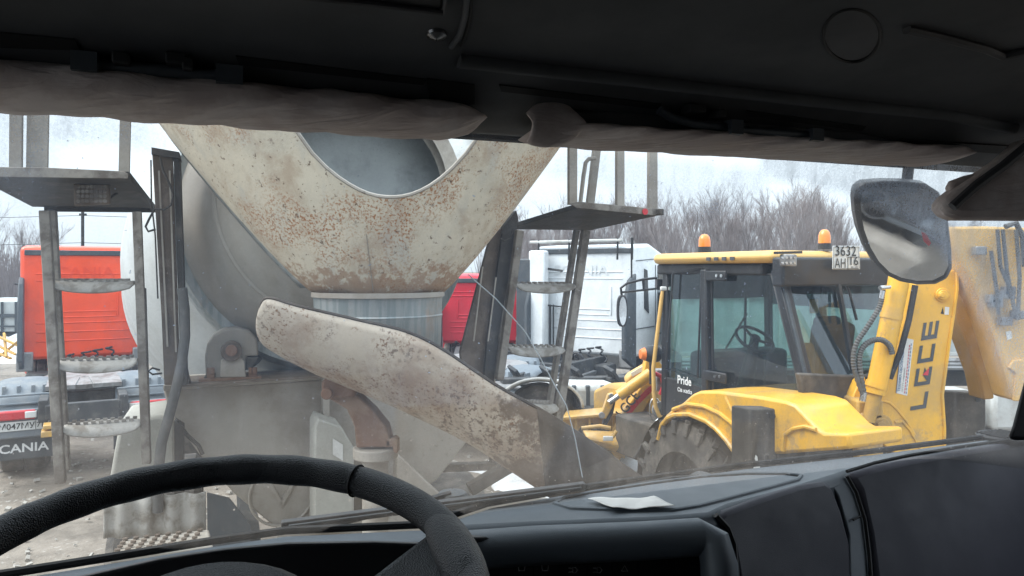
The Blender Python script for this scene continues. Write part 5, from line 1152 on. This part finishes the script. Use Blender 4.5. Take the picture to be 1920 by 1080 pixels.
# roof lining, header ------------------------------------------------------------------------
def roofrow(v, z): return [CL(-1.05 + 2.9 * k / 24, v, z) for k in range(25)]
rows = [(1.25, .26), (1.06, .205), (1.02, .195), (.96, .198), (.90, .215), (.82, .258), (.78, .268), (.6, .300), (.4, .34), (.3, .40), (.1, .52), (-.9, .60)]
mb = MB().grid(lambda a, b_: CL(-1.05 + 2.9 * a, *[rows[int(round(b_ * (len(rows) - 1)))][j] for j in (0, 1)]), 24, len(rows) - 1)
rl = part('roof_lining', mb, M['lining'], cab)
part('roof_panel', MB().prism([CL(-1.1, 1.25, .62), CL(1.9, 1.25, .62), CL(1.9, -1, .66), CL(-1.1, -1, .66)], Z * .03), M['lining'], cab)
n1 = Vector(); S1a, S1b = CL(0, .90, .215), CL(0, .82, .258); S2a, S2b = CL(0, .78, .268), CL(0, .4, .34)
def pn(a, b_): return (b_ - a).normalized().cross(U).normalized()
N1 = pn(S1a, S1b); N2 = pn(S2a, S2b)
if N1.z > 0: N1 = -N1
if N2.z > 0: N2 = -N2
def R1(px, py, o=0.): return ray(px, py, S1a + N1 * o, N1)
def R2(px, py, o=0.): return ray(px, py, S2a + N2 * o, N2)
part('header_seal', MB().tube([CL(-1.05 + .15 * k, 1.045, .198) for k in range(20)], .008, 8), M['slot'], rl)
part('console_seam', MB().tube([R2(*p, .001) for p in ((884, -30), (880, 30), (872, 70), (860, 92), (846, 100), (820, 98), (700, 86), (600, 78))], .0030, 8), M['slot'], rl)
part('console_seam', MB().tube([R2(*p, .004) for p in ((878, -30), (872, 30), (862, 66), (846, 88))], .0035, 8), M['fairing'], rl)
bx2 = part('roof_pocket', MB().prism([R2(*p, .006) for p in ((560, -60), (575, -5), (830, 22), (838, -60))], -N2 * .02), M['slot'], rl, bevel=.004)
part('pocket_edge', MB().tube([R2(*p, .008) for p in ((560, -6), (700, 8), (832, 24), (838, -20))], .003, 6), M['lining2'], rl)
part('screw', MB().lathe([(0, .0125), (.004, .011), (.007, .005), (.008, .001)], R2(818, 62), N2, 20), mat('screw_steel', (.2, .2, .2), .3, .8), rl)
part('round_cover', MB().tube([R2(1597 + 53 * math.cos(a), 66 + 50 * math.sin(a), .001) for a in [k * math.pi / 20 for k in range(40)]], .0024, 6, closed=True), M['slot'], rl)
part('round_cover_lid', MB().prism([R2(1597 + 50 * math.cos(a), 66 + 47 * math.sin(a), .003) for a in [k * math.pi / 20 for k in range(40)]], -N2 * .003), M['lining2'], rl, bevel=.001)
part('grab_ridge', MB().tube([R2(*p, .004) for p in ((1700, 55), (1760, 68), (1850, 92), (1880, 105), (1905, 100), (1950, 90))], .006, 8), M['lining2'], rl)
for nm, pts in (('visor_slot', ((442, 106), (800, 150), (794, 160), (448, 122))), ('visor_slot', ((936, 160), (1240, 196), (1240, 206), (940, 172))), ('visor_slot', ((1400, 208), (1624, 238), (1616, 246), (1404, 218))), ('visor_slot', ((1690, 262), (1900, 275), (1896, 290), (1700, 276)))):
    part(nm, MB().prism([R1(*p, .002) for p in pts], -N1 * .006), M['slot'], rl)
for pts in (((800, 148), (890, 160), (890, 196), (806, 196)), ((0, 62), (140, 75), (150, 95), (0, 90))):
    part('recess', MB().prism([R1(*p, .002) for p in pts], -N1 * .004), M['slot'], rl)
# fold across the lining catching light
part('lining_fold', MB().tube([R1(*p, 0.0) for p in ((860, 112), (1200, 150), (1500, 185), (1780, 215), (1900, 240))], .010, 12), M['lining'], rl)
# visors ---------------------------------------------------------------------------------------
def visor(x0, y0, x1, y1, h0, h1, v, lbl):
    rr = random.Random(x0); a = CV(x0, y0, v); b_ = CV(x1, y1, v)
    def fn(s_, t_):
        c = a.lerp(b_, s_); th = 2 * math.pi * t_; d_ = (c - CAM).y; hh = (h0 + (h1 - h0) * s_) / 1400 * d_
        e = min(1, max(0.0, 1 - s_) * 14) ** .5 * min(1, max(0, s_) * 18) ** .5
        e = max(e, .02)
        wv = 1 + .05 * math.sin(s_ * 31 + 3 * math.cos(th)) + .035 * math.sin(s_ * 67 + 5 * th)
        return c + Z * hh * math.sin(th) * e * wv + (V * .98 - Z * .1) * (.055 * math.cos(th) * (.6 + .4 * e)) * wv
    o = part('sun_visor', MB().grid(fn, 130, 30), M['fleece'], cab); o['label'] = lbl; return o
v1_ = visor(-260, 140, 898, 234, 44, 27, .93, 'left sun visor in a worn brown cover')
v2_ = visor(988, 250, 1795, 296, 12, 14, .93, 'right sun visor in a worn brown cover, folded up')
mb = MB().grid(lambda a, b_: CV(988 + 100 * a, 248 - 8 * a, .90) + Z * ((b_ - .35) * .058 * math.sin(math.pi * min(1, .12 + a * .9)) ** .5) + V * (-.02 * math.sin(math.pi * b_)), 14, 14)
part('visor_cover_fold', mb, M['fleece'], v2_, solid=.006)
part('visor_underside', MB().prism([CV(*p, .90) for p in ((1060, 200), (1250, 205), (1620, 244), (1700, 270), (1640, 286), (1300, 262), (1060, 246))], V * .03), M['lining2'], v2_, bevel=.008)
mb = MB().tube([CV(*p, .885) for p in ((175, 122), (300, 132), (455, 145))], .007, 10); mb.obox(CV(430, 142, .88), U * .014, V * .01, Z * .010); mb.obox(CV(160, 118, .88), U * .012, V * .01, Z * .010)
part('visor_rod', mb, M['fairing'], v1_)
mb = MB().tube([CV(*p, .88) for p in ((1236, 206), (1262, 222), (1300, 232), (1400, 244), (1530, 254))], .006, 10); mb.obox(CV(1375, 240, .876), U * .010, V * .01, Z * .010); mb.obox(CV(1526, 254, .876), U * .010, V * .01, Z * .009)
part('visor_rod', mb, M['fairing'], v2_)
for vv, ps in ((v1_, ((228, 112, 9), (330, 112, 11), (352, 122, 6))), (v2_, ((1300, 205, 14), (1345, 215, 8)))):
    for (px, py, hw_) in ps: part('visor_clip', MB().obox(CV(px, py, .875), U * hw_ * .0009, V * .012, Z * .006), M['slot'], vv, bevel=.002)
ds = 1.22
sv = part('side_visor', MB().prism([W(*p, ds) for p in ((1768, 377), (1772, 392), (1782, 404), (1800, 411), (1960, 412), (2200, 405), (2200, 150), (1925, 262), (1880, 300), (1800, 352))], Vector((.0, .05, 0))), M['fleece'], cab, bevel=.016)
sv['label'] = 'side sun visor in a worn brown cover hanging by the pillar'
part('visor_edge', MB().tube([W(*p, ds - .01) for p in ((1786, 388), (1830, 348), (1880, 312), (1940, 262), (1990, 220))], .008, 8), M['lining2'], sv)
part('folded_corner', MB().prism([W(*p, ds + .02) for p in ((1780, 352), (1788, 338), (1815, 328), (1840, 322), (1830, 340), (1790, 365))], Vector((0, .02, 0))), M['fleece'], sv, bevel=.006)
# pillar, walls, rear: close the cab so that its shade is real
part('door_pillar', MB().prism([CL(1.72, 1.20, -.42), CL(1.80, 1.20, -.42), CL(1.80, 1.02, .40), CL(1.72, 1.02, .40)], V * -.02 + U * .0), M['black'], cab)
ap = part('corner_pillar', MB().prism([W(*p, 1.44) for p in ((1886, 828), (1896, 800), (1921, 705), (2010, 400), (2060, 300), (2160, 300), (2100, 500), (2010, 828))], Vector((.05, .05, 0))), M['black'], cab, bevel=.01)
def wallbox(u_, v0_, v1_, z0_, z1_, th): return MB().obox(CL(u_, (v0_ + v1_) / 2, (z0_ + z1_) / 2), U * th, V * (v1_ - v0_) / 2, Z * (z1_ - z0_) / 2)
for u_ in (-1.08, 1.86):
    mb = MB()
    for b_ in ((-1, 1.2, -1.3, -.38), (-1, 1.2, .22, .66), (-1, -.05, -.38, .22)): mb.obox(CL(u_, (b_[0] + b_[1]) / 2, (b_[2] + b_[3]) / 2), U * .02, V * (b_[1] - b_[0]) / 2, Z * (b_[3] - b_[2]) / 2)
    part('door', mb, M['lining'], cab)
part('rear_wall', MB().obox(CL(.4, -1.0, -.35), U * 1.5, V * .02, Z * 1.0), M['cloth'], cab)
part('floor', MB().obox(CL(.4, .1, -1.3), U * 1.5, V * 1.15, Z * .02), M['cloth'], cab)
part('front_panel', MB().obox(CL(.4, 1.22, -.98), U * 1.5, V * .03, Z * .46), M['frame'], cab, bevel=.02)
part('passenger_seat', MB().obox(CL(1.3, -.1, -.75), U * .28, V * .28, Z * .1).obox(CL(1.3, -.42, -.3), U * .26, V * .07, Z * .42), M['cloth'], cab, bevel=.05)
# paper on the dash
pq = [dz(1102, 943), dz(1150, 962), dz(1266, 958), dz(1226, 939)]
mb = MB().grid(lambda a, b_: (pq[0].lerp(pq[3], a)).lerp(pq[1].lerp(pq[2], a), b_) + Z * (.007 + .0016 * math.sin(a * 7 + b_ * 2) + .0008 * math.sin(b_ * 7 + a * 13)), 20, 10)
pp_ = part('paper_sheet', mb, M['paper'], None, loc=pq[0], solid=.0006)
tag(pp_, 'crumpled white paper slip lying in the dashboard tray', 'paper')
